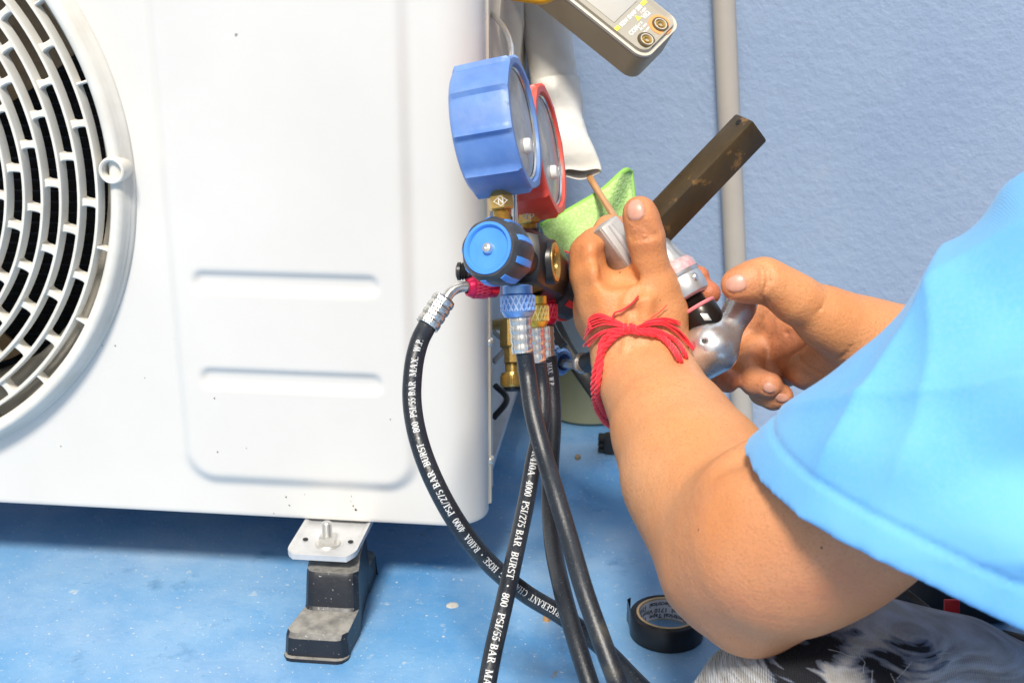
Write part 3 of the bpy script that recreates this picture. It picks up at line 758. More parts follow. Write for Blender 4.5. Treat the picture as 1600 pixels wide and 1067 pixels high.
gi = g2[::-1].copy(); c_ = gi.mean(1, keepdims=True); gi = c_+(gi-c_)*.93
mb = MB(); mb.grid(np.concatenate([g2, gi]), closev=True); build('tape_wrap', mb, M['foamwhite'], lineset, sharp=0)
mb = MB(); mb.tube([P(800, -60, 1.15), P(812, 0, 1.14), P(826, 40, 1.13), P(842, 85, 1.12), P(850, 140, 1.115), P(853, 190, 1.11)], [rp(30, 1.12), rp(28, 1.12), rp(20, 1.12), rp(14, 1.12), rp(12, 1.12)], seg=28, sub=8); build('second_pipe', mb, M['tan'], lineset)
cp0, cp1 = P(913, 258, 1.075), P(924, 282, 1.055)
mb = MB(); mb.tube([cp0, cp1, P(945, 316, .99), P(966, 350, .925), P(985, 385, .88)], .0030, seg=18, sub=8); build('copper_pipe', mb, M['copper'], lineset)

# green cloth behind the hand
def cloth():
    q = [[(846, 352), (893, 327), (942, 297), (976, 267), (986, 268)], [(852, 372), (900, 350), (945, 325), (978, 297), (989, 300)],
         [(860, 398), (903, 385), (944, 362), (980, 340), (992, 330)], [(880, 430), (915, 412), (945, 400), (975, 385), (990, 365)]]
    g_ = [[P(x, y, 1.02+.006*math.sin(i*1.3+j*1.9)+.01*j) for j, (x, y) in enumerate(r)] for i, r in enumerate(q)]
    rows = [catmull(r, 8) for r in g_]; cols = V([catmull([r[j] for r in rows], 10) for j in range(len(rows[0]))])
    nx = np.arange(cols.shape[0])[:, None]; ny = np.arange(cols.shape[1])[None, :]
    cols = cols+CF*(.0012*np.sin(nx*.5+ny*.2)+.0010*np.sin(ny*.3-nx*.15))[..., None]
    return cols
gc = cloth(); mb = MB()
back = gc+CF*.011; mb.grid(gc); mb.grid(back[::-1])
for e, f in ((gc[:, 0], back[:, 0]), (gc[:, -1], back[:, -1]), (gc[0], back[0]), (gc[-1], back[-1])):
    mb.grid(np.stack([e, (e+f)/2, f], 1), m=0)
cl = build('cleaning_cloth', mb, M['green'], sharp=70); tag(cl, 'green woven cleaning cloth bunched behind the gripping hand', 'cloth')
mb = MB(); mb.tube(gc[:, 0]+CF*.004, .0026, seg=10, smooth=False); mb.tube(gc[-1]+CF*.004, .0024, seg=10, smooth=False); build('hem', mb, M['greenedge'], cl)

# ------------------------------------------------------------------ gauge manifold
gm = thing('gauge_manifold', P(835, 410, .86), 'pressure gauge set with blue and red gauges hung beside the unit', 'gauge manifold')
def gauge(c, n, upv, R, L, boot, nm):
    """c: centre of the face, n: its normal"""
    n = nrm(n); up = nrm(V(upv)-n*(V(upv)@n)); sd = np.cross(n, up)
    K = 10; seg = 120; t = np.linspace(0, 2*PI, seg, endpoint=False)
    off = PI/K*.0+.12
    ph_ = ((t+off) % (2*PI/K))/(2*PI/K)               # 0..1 inside each facet
    facet = R*(1-.018+.022*np.minimum(1, 0*ph_))*np.cos(PI/K*.55)/np.cos((ph_-.5)*2*PI/K*.55)
    rib = np.exp(-((np.minimum(ph_, 1-ph_))/.038)**2)*.0040
    prof = [(-L, .80, 0), (-L-.001, .90, 0), (-L, .955, .3), (-L+.002, .985, 1), (-L*.5, 1.0, 1), (-.006, 1.005, 1), (-.002, 1.01, .9), (0, .99, .4), (.0002, .93, 0), (0, .87, 0), (-.0015, .855, 0), (-.007, .85, 0)]
    g_ = []
    for d, s_, rf_ in prof:
        rr = facet*s_+rib*rf_ if s_ > .9 else R*s_*np.ones(seg)
        g_.append(V(c)+n*d+rr[:, None]*(np.cos(t)[:, None]*up+np.sin(t)[:, None]*sd))
    mb = MB(); mb.grid(V(g_), closev=True)
    b = build('gauge_boot', mb, boot, gm, fix=True, sharp=35)
    mb = MB(); mb.lathe(V(c)-n*L, n, [(0, .0005), (R*.8, .0005)], 40); build('back_plate', mb, M['blackpaint'], b)
    mb = MB(); mb.lathe(V(c)-n*.006, n, [(R*.852, 0), (R*.85, .0035), (R*.82, .0042), (R*.80, .003)], 60); rb = build('bezel', mb, M['steel'], b)
    mb = MB(); mb.lathe(V(c)-n*.006, n, [(R*.81, .0025), (R*.5, .0038), (0, .0045)], 60); gl = build('gauge_glass', mb, M['glass'], b)
    p = V(c)-n*.006+up*(-R*.34)+sd*(-R*.0)
    mb = MB(); mb.lathe(p+n*.0035, n, [(.0052, 0), (.005, .0035), (.004, .0045), (0, .0048)], 24); build('pointer_cap', mb, M['dial'], b)
    return b
gn = cdir(.965, .125, -.235)
DB, DR = .800, .893
upB = cdir(-.13, .99, 0)
gauge(P(821, 192, DB), gn, upB, rp(106, DB), rp(93, DB), M['blueboot'], 'b')
gauge(P(862, 234, DR), gn, upB, rp(104, DR), rp(72, DR), M['redboot'], 'r')
# stems: hexagonal brass, threads
def stem(x, y, d, x2, y2, w, body):
    a = P(x, y, d); b = P(x2, y2, d); ax = nrm(b-a); L = np.linalg.norm(b-a)
    mb = MB(); mb.lathe(a, ax, [(w*.5, -.004), (w*.92, 0), (w, .001), (w, L*.45), (w*.9, L*.5), (w*.6, L*.52)], 6, ref=CF+CR*.3); o = build('stem_nut', mb, M['brass'], gm, sharp=20)
    mb = MB(); pr_ = []; r0 = w*.62
    for k in range(7): pr_ += [(r0, L*.5+k*L*.05), (r0*1.09, L*.525+k*L*.05)]
    pr_ += [(r0, L*.86), (w*.78, L*.87), (w*.78, L*1.25)]
    mb.lathe(a, ax, pr_, 24); build('stem_thread', mb, M['brass'], gm, sharp=25)
    # stamped emblem: N in a lozenge
    c = a+ax*L*.24-CF*(w*.93); v, f = text_mesh('N', w*.62, .0001); right = np.cross(-ax, -CF); right = nrm(CR-ax*(CR@ax))
    mb = MB(); v2 = c+(v[:, :1]-w*.22)*right+(v[:, 1:2]-w*.2)*(-ax)-CF*.0003; mb.add(v2, f); 
    for k in range(4):
        t0, t1 = k*PI/2, (k+1)*PI/2; q = [c+right*math.cos(t)*w*.55-ax*math.sin(t)*w*.42-CF*.0003 for t in (t0, t1)]; q2 = [c+right*math.cos(t)*w*.47-ax*math.sin(t)*w*.35-CF*.0003 for t in (t0, t1)]
        mb.add([q[0], q[1], q2[1], q2[0]], [(0, 1, 2, 3)])
    build('stamped_mark', mb, M['castdull'], o, smooth=False)
stem(781, 305, DB, 786, 352, rp(20.5, DB), 0)
stem(824, 328, DR, 828, 372, rp(19, DR), 0)
# block
ba_, bb_ = P(795, 393, .790), P(862, 432, .925)
bax = nrm(bb_-ba_)
def polar(o, axis, prof, seg, m, nm, par, sharp=35, **k):
    mb = MB(); mb.lathe(o, axis, prof, seg, **k); return build(nm, mb, m, par, sharp=sharp)
body = bpy.data.objects
mb = MB(); Lb = np.linalg.norm(bb_-ba_)
bup = nrm(CU-bax*(CU@bax)); bsd = np.cross(bax, bup)
mb.box((P(822, 412, .835)+P(845, 420, .875))/2, .100, .036, .042, ax=V([bax, bsd, bup]), bev=.014)
blk = build('valve_block', mb, M['blackpaint'], gm)
for (x, y, d, x2, y2) in ((786, 340, DB+.006, 790, 392), (828, 358, DR, 832, 410)):
    mb = MB(); mb.tube([P(x, y, d), P(x2, y2, d)], rp(15, d), seg=24, sub=2, smooth=False); build('gauge_post', mb, M['blackpaint'], gm)
# sight glass on the right face
sg = P(866, 409, .826); sn = cdir(.95, .05, -.25)
polar(sg, sn, [(.0150, -.03), (.0150, 0), (.0145, .001), (.0138, .001), (.0132, -.003)], 40, M['blackpaint'], 'sight_glass_housing', gm)
sgr = polar(sg, sn, [(.0134, -.003), (.0132, .0014), (.0112, .0018), (.0088, .0), (.0084, -.004)], 40, M['brass'], 'sight_glass_ring', gm, sharp=20)
polar(sg, sn, [(.0098, -.004), (0, -.004)], 24, M['brass'], 'sight_glass_window', sgr)
# hand wheels
def knob(c, n, R, L, ins, nm):
    n = nrm(n); K = 9; seg = 108; t = np.linspace(0, 2*PI, seg, endpoint=False); up = nrm(CU-n*(CU@n)); sd = np.cross(n, up)
    prof = [(-L, .55), (-L, .80), (-L*.96, .88), (-L*.7, .97), (-L*.35, 1.0), (-L*.12, .97), (-.001, .90), (.0008, .85), (.0010, .80), (.0004, .74), (-.0008, .73)]
    lob = 1+.018*np.cos(K*t)
    g_ = [V(c)+n*d+(R*s_*(lob if s_ > .84 else np.ones(seg)))[:, None]*(np.cos(t)[:, None]*up+np.sin(t)[:, None]*sd) for d, s_ in prof]
    mb = MB(); mb.grid(V(g_), closev=True); k_ = build('hand_wheel', mb, M['knobgrey'], gm)
    mb = MB(); mb.lathe(c, n, [(R*.79, .0006), (R*.785, .0018), (R*.70, .0020), (R*.66, .0010), (R*.64, -.0004), (R*.20, -.0006), (0, -.0006)], 60); build('wheel_cap', mb, ins, k_)
    mb = MB(); mb.lathe(V(c)+n*-.0006, n, [(R*.17, 0), (R*.165, .0022), (R*.13, .0034), (R*.05, .0038), (0, .0030)], 24); mb2 = build('screw', mb, M['bolt'], k_)
    for i in range(K):
        a = 2*PI*i/K+.18; mb = MB(); g_ = []
        for d, s_ in ((-.0025, .965), (-.004, .995), (-L*.3, 1.035), (-L*.6, 1.02), (-L*.80, .965)):
            row = []
            for w in (-1, -.8, 0, .8, 1):
                aa = a+w*.115; rr = R*(s_-(.05 if abs(w) == 1 else 0))*(1+.018*math.cos(K*aa)); row.append(V(c)+n*d+rr*(math.cos(aa)*up+math.sin(aa)*sd))
            g_.append(row)
        g_ = V(g_); e0 = g_[:1]-(g_[:1]-V(c)-n*(-.0025))*.08; e1 = g_[-1:]-(g_[-1:]-V(c)-n*(-L*.8))*.08
        mb.grid(np.concatenate([e0, g_, e1])); build('grip_insert', mb, ins, k_)
    return k_
kn = cdir(-.45, .13, -.86)
knob(P(763, 388, .760), kn, rp(53, .765), .027, M['knobblue'], 'b')
kn2 = cdir(.62, -.20, .72)
knob(P(886, 452, .935), kn2, rp(55, .92), .027, M['knobred'], 'r')
polar(P(790, 398, .79), -kn, [(.011, -.012), (.011, .03)], 24, M['blackpaint'], 'valve_stem', gm)
# blank holder on the left and the parked red coupling
polar(P(713, 424, .835), cdir(1, -.02, -.1), [(0, 0), (.004, 0), (.0062, .001), (.0062, .003), (.005, .0034), (.0062, .0045), (.005, .0055), (.0062, .0065), (.005, .0075), (.0062, .0085), (.0066, .02), (.0066, .05)], 24, M['blackplastic'], 'hose_holder', gm)
# hook
mb = MB(); mb.tube([P(736, 14, 1.02), P(748, 15, .99), P(768, 22, .955), P(786, 42, .925), P(797, 66, .90), P(800, 95, .885), P(802, 160, .87), P(805, 380, .855)], rp(4.6, .92), seg=14, sub=8); build('hanging_hook', mb, M['steel'], gm)

# ------------------------------------------------------------------ hoses
def knurl(o, a, b, r, m, parent, rings=True, nm='knurled_coupling'):
    ax = nrm(b-a); L = np.linalg.norm(b-a); prof = [(r*.55, 0), (r*.86, 0), (r*.92, L*.03), (r*.92, L*.26), (r*.86, L*.28), (r*1.0, L*.31), (r*1.0, L*.80), (r*.96, L*.86), (r*.82, L*.97), (r*.6, L)]
    mb = MB(); mb.lathe(a, ax, prof, 40); k_ = build(nm, mb, m, parent)
    # raised diamond grip: two sets of fine helical ribs
    mb = MB(); n = 20
    for s_ in (-1, 1):
        for i in range(n):
            pts = []
            ref = nrm(np.cross(ax, [0, 0, 1.] if abs(ax[2]) < .9 else [1., 0, 0])); q = np.cross(ax, ref)
            for t in np.linspace(0, 1, 7):
                an = 2*PI*i/n+s_*t*.42; pts.append(a+ax*(L*(.33+.46*t))+r*1.004*(math.cos(an)*ref+math.sin(an)*q))
            mb.tube(pts, r*.060, seg=4, smooth=False, cap=False)
    g_ = build('grip_ribs', mb, M[m.name+'_hi'], k_); tag(g_, kind='stuff')
    return k_
def ferrule(a, b, r, parent, nb=4):
    ax = nrm(b-a); L = np.linalg.norm(b-a); pr_ = [(r*.6, 0), (r*.9, 0)]
    for i in range(nb):
        pr_ += [(r*.93, L*(i+.08)/nb), (r*1.0, L*(i+.3)/nb), (r*1.0, L*(i+.7)/nb), (r*.93, L*(i+.92)/nb)]
    pr_ += [(r*1.02, L*.985), (r*.98, L), (r*.6, L)]
    mb = MB(); mb.lathe(a, ax, pr_, 10); mb.lathe(a, ax, [(x*.985, y) for x, y in pr_], 28); return build('crimped_ferrule', mb, M['steel'], parent, sharp=22)
def hose_text(parent, pts, r, body, s0, size, side=1, xs_=.9):
    """print a line of text along a hose, facing the viewer"""
    p = catmull(pts, 40); seg = np.linalg.norm(np.diff(p, axis=0), axis=1); S = np.concatenate([[0], np.cumsum(seg)])
    v, f = serif_text(body, size); v = v.copy(); u = v[:, 0]*xs_+s0; w = v[:, 1]-size*.5
    ok = [q for q in f if max(u[list(q)]) < S[-1]-.002 and min(u[list(q)]) > 0]
    C = np.stack([np.interp(u, S, p[:, i]) for i in range(3)], 1); T = np.gradient(p, axis=0); T /= np.linalg.norm(T, axis=1)[:, None]
    Tt = np.stack([np.interp(u, S, T[:, i]) for i in range(3)], 1)
    vd = CO-C; vd -= Tt*(vd*Tt).sum(1)[:, None]; vd /= np.linalg.norm(vd, axis=1)[:, None]
    up = np.cross(vd, Tt)*side; th = w/r
    out = C+(r+.00018)*(np.cos(th)[:, None]*vd+np.sin(th)[:, None]*up)
    mb = MB(); mb.add(out, ok); o = build('printed_text', mb, M['print'], parent, smooth=False, fix=False); return o
FULL = 'REFRIGERANT  CHARGING  HOSE  *  R410A  4000  PSI/275 BAR  BURST  *  800  PSI/55 BAR  MAX.  W.P.'

# hose A: red coupling parked on the left, sweeping down and to the right
hA = thing('charging_hose', P(680, 490, .82), 'black printed hose curving left of the others from the red coupling', 'hose', 'black charging hoses of the gauge set')
knurl(hA, P(775, 450, .835), P(729, 449, .825), rp(16.5, .83), M['anred'], hA)
mb = MB(); mb.tube([P(733, 448, .826), P(718, 449, .824), P(705, 456, .822), P(696, 468, .82), P(690, 478, .82)], rp(8.5, .82), seg=20, sub=8); build('elbow_tube', mb, M['steel'], hA)
ferrule(P(695, 466, .82), P(667, 509, .815), rp(19.5, .82), hA)
ptsA = [P(669, 506, .815), P(655, 535, .815), P(646, 575, .81), P(644, 630, .805), P(655, 690, .795), P(680, 755, .785), P(718, 822, .79), P(765, 880, .805), P(820, 926, .82), P(880, 963, .828), P(940, 1010, .83), P(1010, 1080, .83), P(1100, 1160, .83)]
rA = rp(15, .81)
mb = MB(); mb.tube(ptsA, rA, seg=28, sub=14); build('hose_body', mb, M['hose'], hA)
pr_ = catmull(ptsA[::-1], 40); LA = np.linalg.norm(np.diff(pr_, axis=0), axis=1).sum()
HS = .0043; TL = serif_text(FULL, HS)[0][:, 0].max(); XA = .240/TL
hose_text(hA, ptsA[::-1], rA, FULL, LA-.012-.240, HS, xs_=XA)
# the others hang from the couplings underneath
def hung(cx, cy0, cy1, dx, d, rc, mcol, rf_, f0, f1, pts, r, label):
    h = thing('charging_hose', P(cx, f0, d), label, 'hose', 'black charging hoses of the gauge set')
    knurl(h, P(cx, cy0, d), P(cx+dx*.5, cy1, d), rc, mcol, h)
    ferrule(P(cx+dx, f0, d), P(cx+dx*2.1, f1, d), rf_, h)
    mb = MB(); mb.tube(pts, r, seg=28, sub=14); build('hose_body', mb, M['hose'], h); return h
dB, dY, dR = .795, .845, .895
ptsB = [P(819, 548, dB), P(825, 590, dB), P(833, 645, .785), P(850, 710, .775), P(868, 770, .76), P(889, 840, .745), P(912, 920, .725), P(940, 1000, .71), P(968, 1075, .70), P(1000, 1160, .70)]
hB = hung(808, 446, 497, 4, dB, rp(26, dB), M['anblue'], rp(17.5, dB), 494, 552, ptsB, [rp(14, dB)]*2, 'thick black hose hanging from the blue coupling in front')
rY = rp(13.6, .81)
ptsY = [P(840, 563, dY), P(846, 600, dY), P(848, 640, .84), P(843, 680, .835), P(834, 720, .828), P(823, 780, .815), P(806, 860, .79), P(786, 950, .765), P(770, 1020, .75), P(757, 1090, .735), P(745, 1160, .72)]
hY = hung(834, 462, 512, 2.5, dY, rp(22, dY), M['anyel'], rp(14.5, dY), 511, 567, ptsY, rY, 'black printed hose hanging from the gold coupling and swinging left')
hose_text(hY, ptsY, rY, 'R410A  4000  PSI/275 BAR  BURST  *  800  PSI/55 BAR  MAX.  W.P.', .0660, .0045, xs_=XA*1.18)

rR = rp(13, dR)
ptsR = [P(857, 557, dR), P(862, 600, dR), P(864, 660, .89), P(861, 720, .885), P(859, 780, .88), P(864, 850, .85), P(878, 920, .81), P(897, 990, .785), P(922, 1070, .765), P(950, 1150, .75)]
hR = hung(850, 460, 508, 2, dR, rp(20, dR), M['anred'], rp(13.5, dR), 510, 561, ptsR, rR, 'black hose hanging from the red coupling behind the gold one')
hose_text(hR, [p+CR*.0 for p in ptsR], rR, 'MAX.  W.P.', .004, .0034)
# short hose coupled to the service valve, passing behind the wrist
hS = thing('service_hose', P(880, 565, .98), 'black hose with a blue coupling passing behind the wrist', 'hose')
knurl(hS, P(857, 560, 1.0), P(881, 566, .985), rp(22, .99), M['anblue'], hS)
mb = MB(); mb.tube([P(878, 567, .988), P(900, 570, .97), P(910, 569, .96)], rp(7.5, .97), seg=16, sub=4); mb.lathe(P(904, 569, .965), nrm(P(930, 562, .94)-P(904, 569, .965)), [(rp(7, .96), 0), (rp(15, .96), .003), (rp(17, .96), .006), (rp(16, .96), .009), (rp(11, .96), .010)], 28); build('steel_stub', mb, M['steel'], hS)
mb = MB(); mb.tube([P(912, 568, .96), P(935, 560, .95), P(970, 552, .95), P(1010, 560, .99), P(1040, 640, 1.05), P(1050, 760, 1.05)], rp(15, .95), seg=24, sub=8); build('hose_body', mb, M['hose'], hS)

# service valve on the unit's side
sv = thing('service_valve', P(800, 590, 1.05), 'brass service valve with knurled cap on the side of the unit', 'valve')
dv = 1.05; vax = cdir(.02, -1, -.15)
mb = MB(); mb.lathe(P(803, 520, dv), vax, [(0, -.01), (rp(22, dv), -.01), (rp(22, dv), .012), (rp(16, dv), .014), (rp(16, dv), .026)], 6); build('valve_body', mb, M['brass'], sv, sharp=20)
mb = MB(); mb.lathe(P(801, 560, dv), vax, [(rp(12, dv), 0), (rp(12, dv), .012), (rp(18, dv), .0125), (rp(19, dv), .015), (rp(19, dv), .023), (rp(17, dv), .025)], 40)
for i in range(40):
    a = 2*PI*i/40; ref = nrm(np.cross(vax, CR)); q = np.cross(vax, ref); o = P(801, 560, dv)
    mb.tube([o+vax*z+rp(19.2, dv)*(math.cos(a)*ref+math.sin(a)*q) for z in (.015, .023)], .0004, seg=4, sub=1, smooth=False)
vc = build('knurled_cap', mb, M['brass'], sv)
mb = MB(); mb.lathe(P(801, 560, dv)+vax*.0245, vax, [(rp(17, dv), 0), (rp(13, dv), .003), (0, .0036)], 32); build('cap_end', mb, M['blackpaint'], vc)
mb = MB(); mb.tube([P(803, 500, dv), P(790, 505, 1.06), P(770, 508, 1.08)], rp(9, dv), seg=16); build('valve_pipe', mb, M['brass'], sv)
mb = MB(); mb.tube([P(835, 500, 1.0), P(850, 545, 1.0), P(860, 560, .998)], rp(10, 1.0), seg=12); mb.tube([P(842, 470, .98), P(868, 522, .97), P(880, 540, .965)], rp(9, .97), seg=4); build('valve_port', mb, M['blackplastic'], sv)

# ------------------------------------------------------------------ the worker
def skin_extra(N, L, tc, cur, noise, ramp, mix, b):
    c = mix(ramp(noise(9, 3), .40, .66), cur, (.65, .265, .095, 1))
    c = mix(ramp(noise(26, 4), .56, .95), c, (.52, .20, .10, 1))
    c = mix(ramp(noise(700, 3), .52, .70), c, (.56, .235, .10, 1))
    at = N.new('ShaderNodeAttribute'); at.attribute_name = 'ruddy'; at.attribute_type = 'GEOMETRY'
    c = mix(at.outputs['Fac'], c, (.47, .125, .070, 1))
    at2 = N.new('ShaderNodeAttribute'); at2.attribute_name = 'grime'; at2.attribute_type = 'GEOMETRY'
    m = N.new('ShaderNodeMath'); m.operation = 'MULTIPLY'; L.new(at2.outputs['Fac'], m.inputs[0]); L.new(ramp(noise(90, 5), .38, .62), m.inputs[1])
    c = mix(m.outputs[0], c, (.12, .055, .035, 1))
    return mix(ramp(noise(240, 1), .80, .82), c, (.10, .045, .03, 1))
M['skin'] = mat('tanned_skin', (.70, .335, .155, 1), .46, extra=skin_extra, sss=.25, sscale=.008, ssr=(1, .30, .14), bump=[(.5, 1300, .0004, 2), (.6, 480, .0008, 4), (.35, 110, .0018, 4)], spec=.42)
M['nail'] = mat('fingernail', (.56, .27, .185, 1), .38, col2=(.62, .33, .25, 1), vs=150, coat=.1)
def shirt_extra(N, L, tc, cur, noise, ramp, mix, b):
    w1 = N.new('ShaderNodeTexWave'); w1.inputs['Scale'].default_value = 420; w1.inputs['Distortion'].default_value = 2; L.new(tc, w1.inputs['Vector'])
    bn = N.new('ShaderNodeBump'); bn.inputs['Strength'].default_value = .25; bn.inputs['Distance'].default_value = .0005; L.new(w1.outputs['Fac'], bn.inputs['Height'])
    b2 = N.new('ShaderNodeBump'); b2.inputs['Strength'].default_value = .35; b2.inputs['Distance'].default_value = .006; L.new(noise(11, 2, .45), b2.inputs['Height']); L.new(bn.outputs[0], b2.inputs['Normal'])
    L.new(b2.outputs[0], b.inputs['Normal'])
    return mix(ramp(noise(500, 3), .4, .8), cur, (.18, .47, .82, 1))
M['shirt'] = mat('sky_blue_cotton', (.12, .42, .80, 1), .85, col2=(.165, .48, .82, 1), vs=14, extra=shirt_extra, sheen=.15)
def jeans_patch(cs):
    def f(N, L, tc, cur, noise, ramp, mix, b):
        at = N.new('ShaderNodeAttribute'); at.attribute_name = 'rip'; at.attribute_type = 'GEOMETRY'
        w = N.new('ShaderNodeTexWave'); w.inputs['Scale'].default_value = 260; w.inputs['Distortion'].default_value = 3; w.inputs['Detail'].default_value = 3; L.new(tc, w.inputs['Vector'])
        mp = N.new('ShaderNodeMapping'); mp.inputs['Scale'].default_value = (38, 38, 480); mp.inputs['Rotation'].default_value = (.3, .5, .2); L.new(tc, mp.inputs['Vector'])
        st = N.new('ShaderNodeTexNoise'); st.inputs['Scale'].default_value = 1.0; st.inputs['Detail'].default_value = 5; L.new(mp.outputs[0], st.inputs['Vector'])
        c = mix(ramp(st.outputs['Fac'], .38, .66), cur, (.50, .52, .56, 1))
        c = mix(ramp(w.outputs['Fac'], .2, .9), c, (.16, .17, .20, 1)) if False else c
        # streaky tears: attribute plus stretched noise
        ad = N.new('ShaderNodeMath'); ad.operation = 'MULTIPLY_ADD'; L.new(st.outputs['Fac'], ad.inputs[0]); ad.inputs[1].default_value = .9; L.new(at.outputs['Fac'], ad.inputs[2])
        c = mix(ramp(ad.outputs[0], .84, .95), c, (.12, .14, .19, 1))
        c = mix(ramp(ad.outputs[0], .98, 1.02), c, (.004, .005, .009, 1))
        bn = N.new('ShaderNodeBump'); bn.inputs['Strength'].default_value = .6; bn.inputs['Distance'].default_value = .001; L.new(w.outputs['Fac'], bn.inputs['Height'])
        b2 = N.new('ShaderNodeBump'); b2.inputs['Strength'].default_value = .7; b2.inputs['Distance'].default_value = .0025; L.new(st.outputs['Fac'], b2.inputs['Height']); L.new(bn.outputs[0], b2.inputs['Normal']); L.new(b2.outputs[0], b.inputs['Normal'])
        return c
    return f
M['jeans'] = mat('faded_torn_denim', (.25, .245, .245, 1), .85, col2=(.41, .40, .38, 1), vs=26, extra=jeans_patch(None))
M['threadwhite'] = mat('loose_white_thread', (.5, .5, .5, 1), .8)
M['hair'] = mat('black_hair', (.01, .009, .008, 1), .5, bump=.6, bs=300)

person = thing('person', P(1500, 1200, .75)*V([1, 1, 0]), 'person in sky blue t-shirt and torn grey jeans kneeling with a tool in both hands', 'person')
q = lambda x, y, d, r: (P(x, y, d), rp(r, d))
def chn(F, lst, k=.006, flat=None, sub=False):
    F.chain([P(x, y, d) for x, y, d, r in lst], [rp(r, d) for x, y, d, r in lst], k, flat, sub)
allp = V([P(x, y, d) for x, y, d in ((880, 300, .82), (880, 300, .98), (1130, 430, .98), (1135, 1030, .76), (960, 860, .66), (1500, 1000, .62), (1500, 620, .50), (1230, 700, .60), (880, 600, .98))])
VOX = .00135
LA_ = Field(allp.min(0)-.012, allp.max(0)+.012, VOX)
# upper arm and forearm
chn(LA_, [(1560, 640, .61, 105), (1450, 710, .62, 118), (1300, 800, .648, 134), (1215, 842, .672, 132), (1168, 862, .70, 122)], .03)
chn(LA_, [(1168, 862, .70, 121), (1123, 798, .745, 113), (1087, 740, .78, 107), (1051, 672, .82, 86), (1023, 615, .86, 70), (1006, 572, .885, 61)], .02)
chn(LA_, [(1176, 966, .695, 41), (1147, 905, .71, 78)], .03)
# hand: back of the hand, metacarpals
chn(LA_, [(1006, 572, .885, 61), (993, 530, .888, 60), (982, 478, .888, 62)], .018)
chn(LA_, [(990, 520, .885, 50), (950, 470, .882, 42), (926, 428, .880, 33)], .014)
chn(LA_, [(1000, 530, .895, 48), (950, 490, .905, 46), (930, 450, .915, 34)], .014)
chn(LA_, [(1022, 540, .885, 44), (1027, 490, .876, 40), (1022, 445, .868, 35)], .014)
chn(LA_, [(985, 500, .880, 46), (985, 470, .876, 36)], .02)
chn(LA_, [(1022, 445, .868, 34), (1014, 404, .860, 26.5), (1009, 371, .855, 28), (1002, 342, .852, 26), (999, 331, .851, 24.5)], .006)
chn(LA_, [(926, 428, .880, 33), (921, 397, .882, 27.5), (930, 380, .888, 24)], .007)
chn(LA_, [(921, 397, .882, 26), (952, 360, .905, 22), (985, 356, .925, 19)], .005)
# other fingers pass behind the tool
chn(LA_, [(932, 450, .915, 31), (930, 430, .935, 24), (965, 420, .955, 21), (1030, 425, .955, 19), (1080, 430, .935, 16), (1093, 431, .925, 15.5)], .006)
chn(LA_, [(945, 480, .92, 33), (945, 465, .945, 25), (985, 455, .965, 22), (1050, 455, .955, 20), (1095, 457, .930, 19), (1108, 458, .922, 18.5)], .005)
chn(LA_, [(960, 520, .92, 36), (955, 505, .95, 25), (1000, 500, .965, 21), (1060, 505, .95, 18)], .006)
# wrist bones, tendons, elbow point, inner fold
chn(LA_, [(962, 575, .875, 22), (975, 590, .870, 22)], .02)
chn(LA_, [(1000, 545, .857, 7), (1012, 470, .849, 6)], .010)
chn(LA_, [(965, 540, .862, 5), (940, 460, .862, 5)], .010)
for pts in ([(975, 548), (985, 500), (978, 470), (990, 448)], [(960, 500), (975, 480), (1000, 470)]):
    w_ = [LA_.hit(*p) for p in pts]
    if all(p is not None for p in w_): LA_.chain(w_, [.0009]*len(w_), .005)
for x, y in ((921, 392), (930, 428)):
    w_ = LA_.hit(x, y)
    if w_ is not None: LA_.capsule(w_, w_+CU*.001, .0035, k=.010)
chn(LA_, [(1160, 706, .655, 2), (1186, 694, .63, 3), (1240, 700, .60, 5)], .030, sub=True)
chn(LA_, [(990, 436, .862, 8), (962, 428, .862, 12), (953, 405, .868, 8)], .012, sub=True)
LA_.capsule(P(965, 412, .83), P(960, 405, .93), rp(14, .86), k=.007, sub=True)
LA_.capsule(P(955, 395, .85), P(952, 385, .93), rp(8, .86), k=.006, sub=True)
# creases of the thumb and finger joints, rim of the nail
for pts in ([(984, 366), (997, 361), (1012, 361), (1028, 366)], [(985, 371), (1000, 367), (1015, 367), (1030, 372)], [(987, 377), (1000, 374), (1018, 374)], [(990, 350), (1003, 347), (1016, 350)], [(982, 358), (992, 354), (1004, 354), (1018, 358)]):
    w_ = [LA_.hit(*p) for p in pts]
    if all(p is not None for p in w_): LA_.chain(w_, [.00055]*len(w_), .0022, sub=True)
for pts in ([(897, 398), (905, 388), (916, 380)], [(903, 404), (911, 393), (922, 384)], [(896, 408), (903, 396), (913, 387)]):
    w_ = [LA_.hit(*p) for p in pts]
    if all(p is not None for p in w_): LA_.chain(w_, [.0003]*3, .002, sub=True)

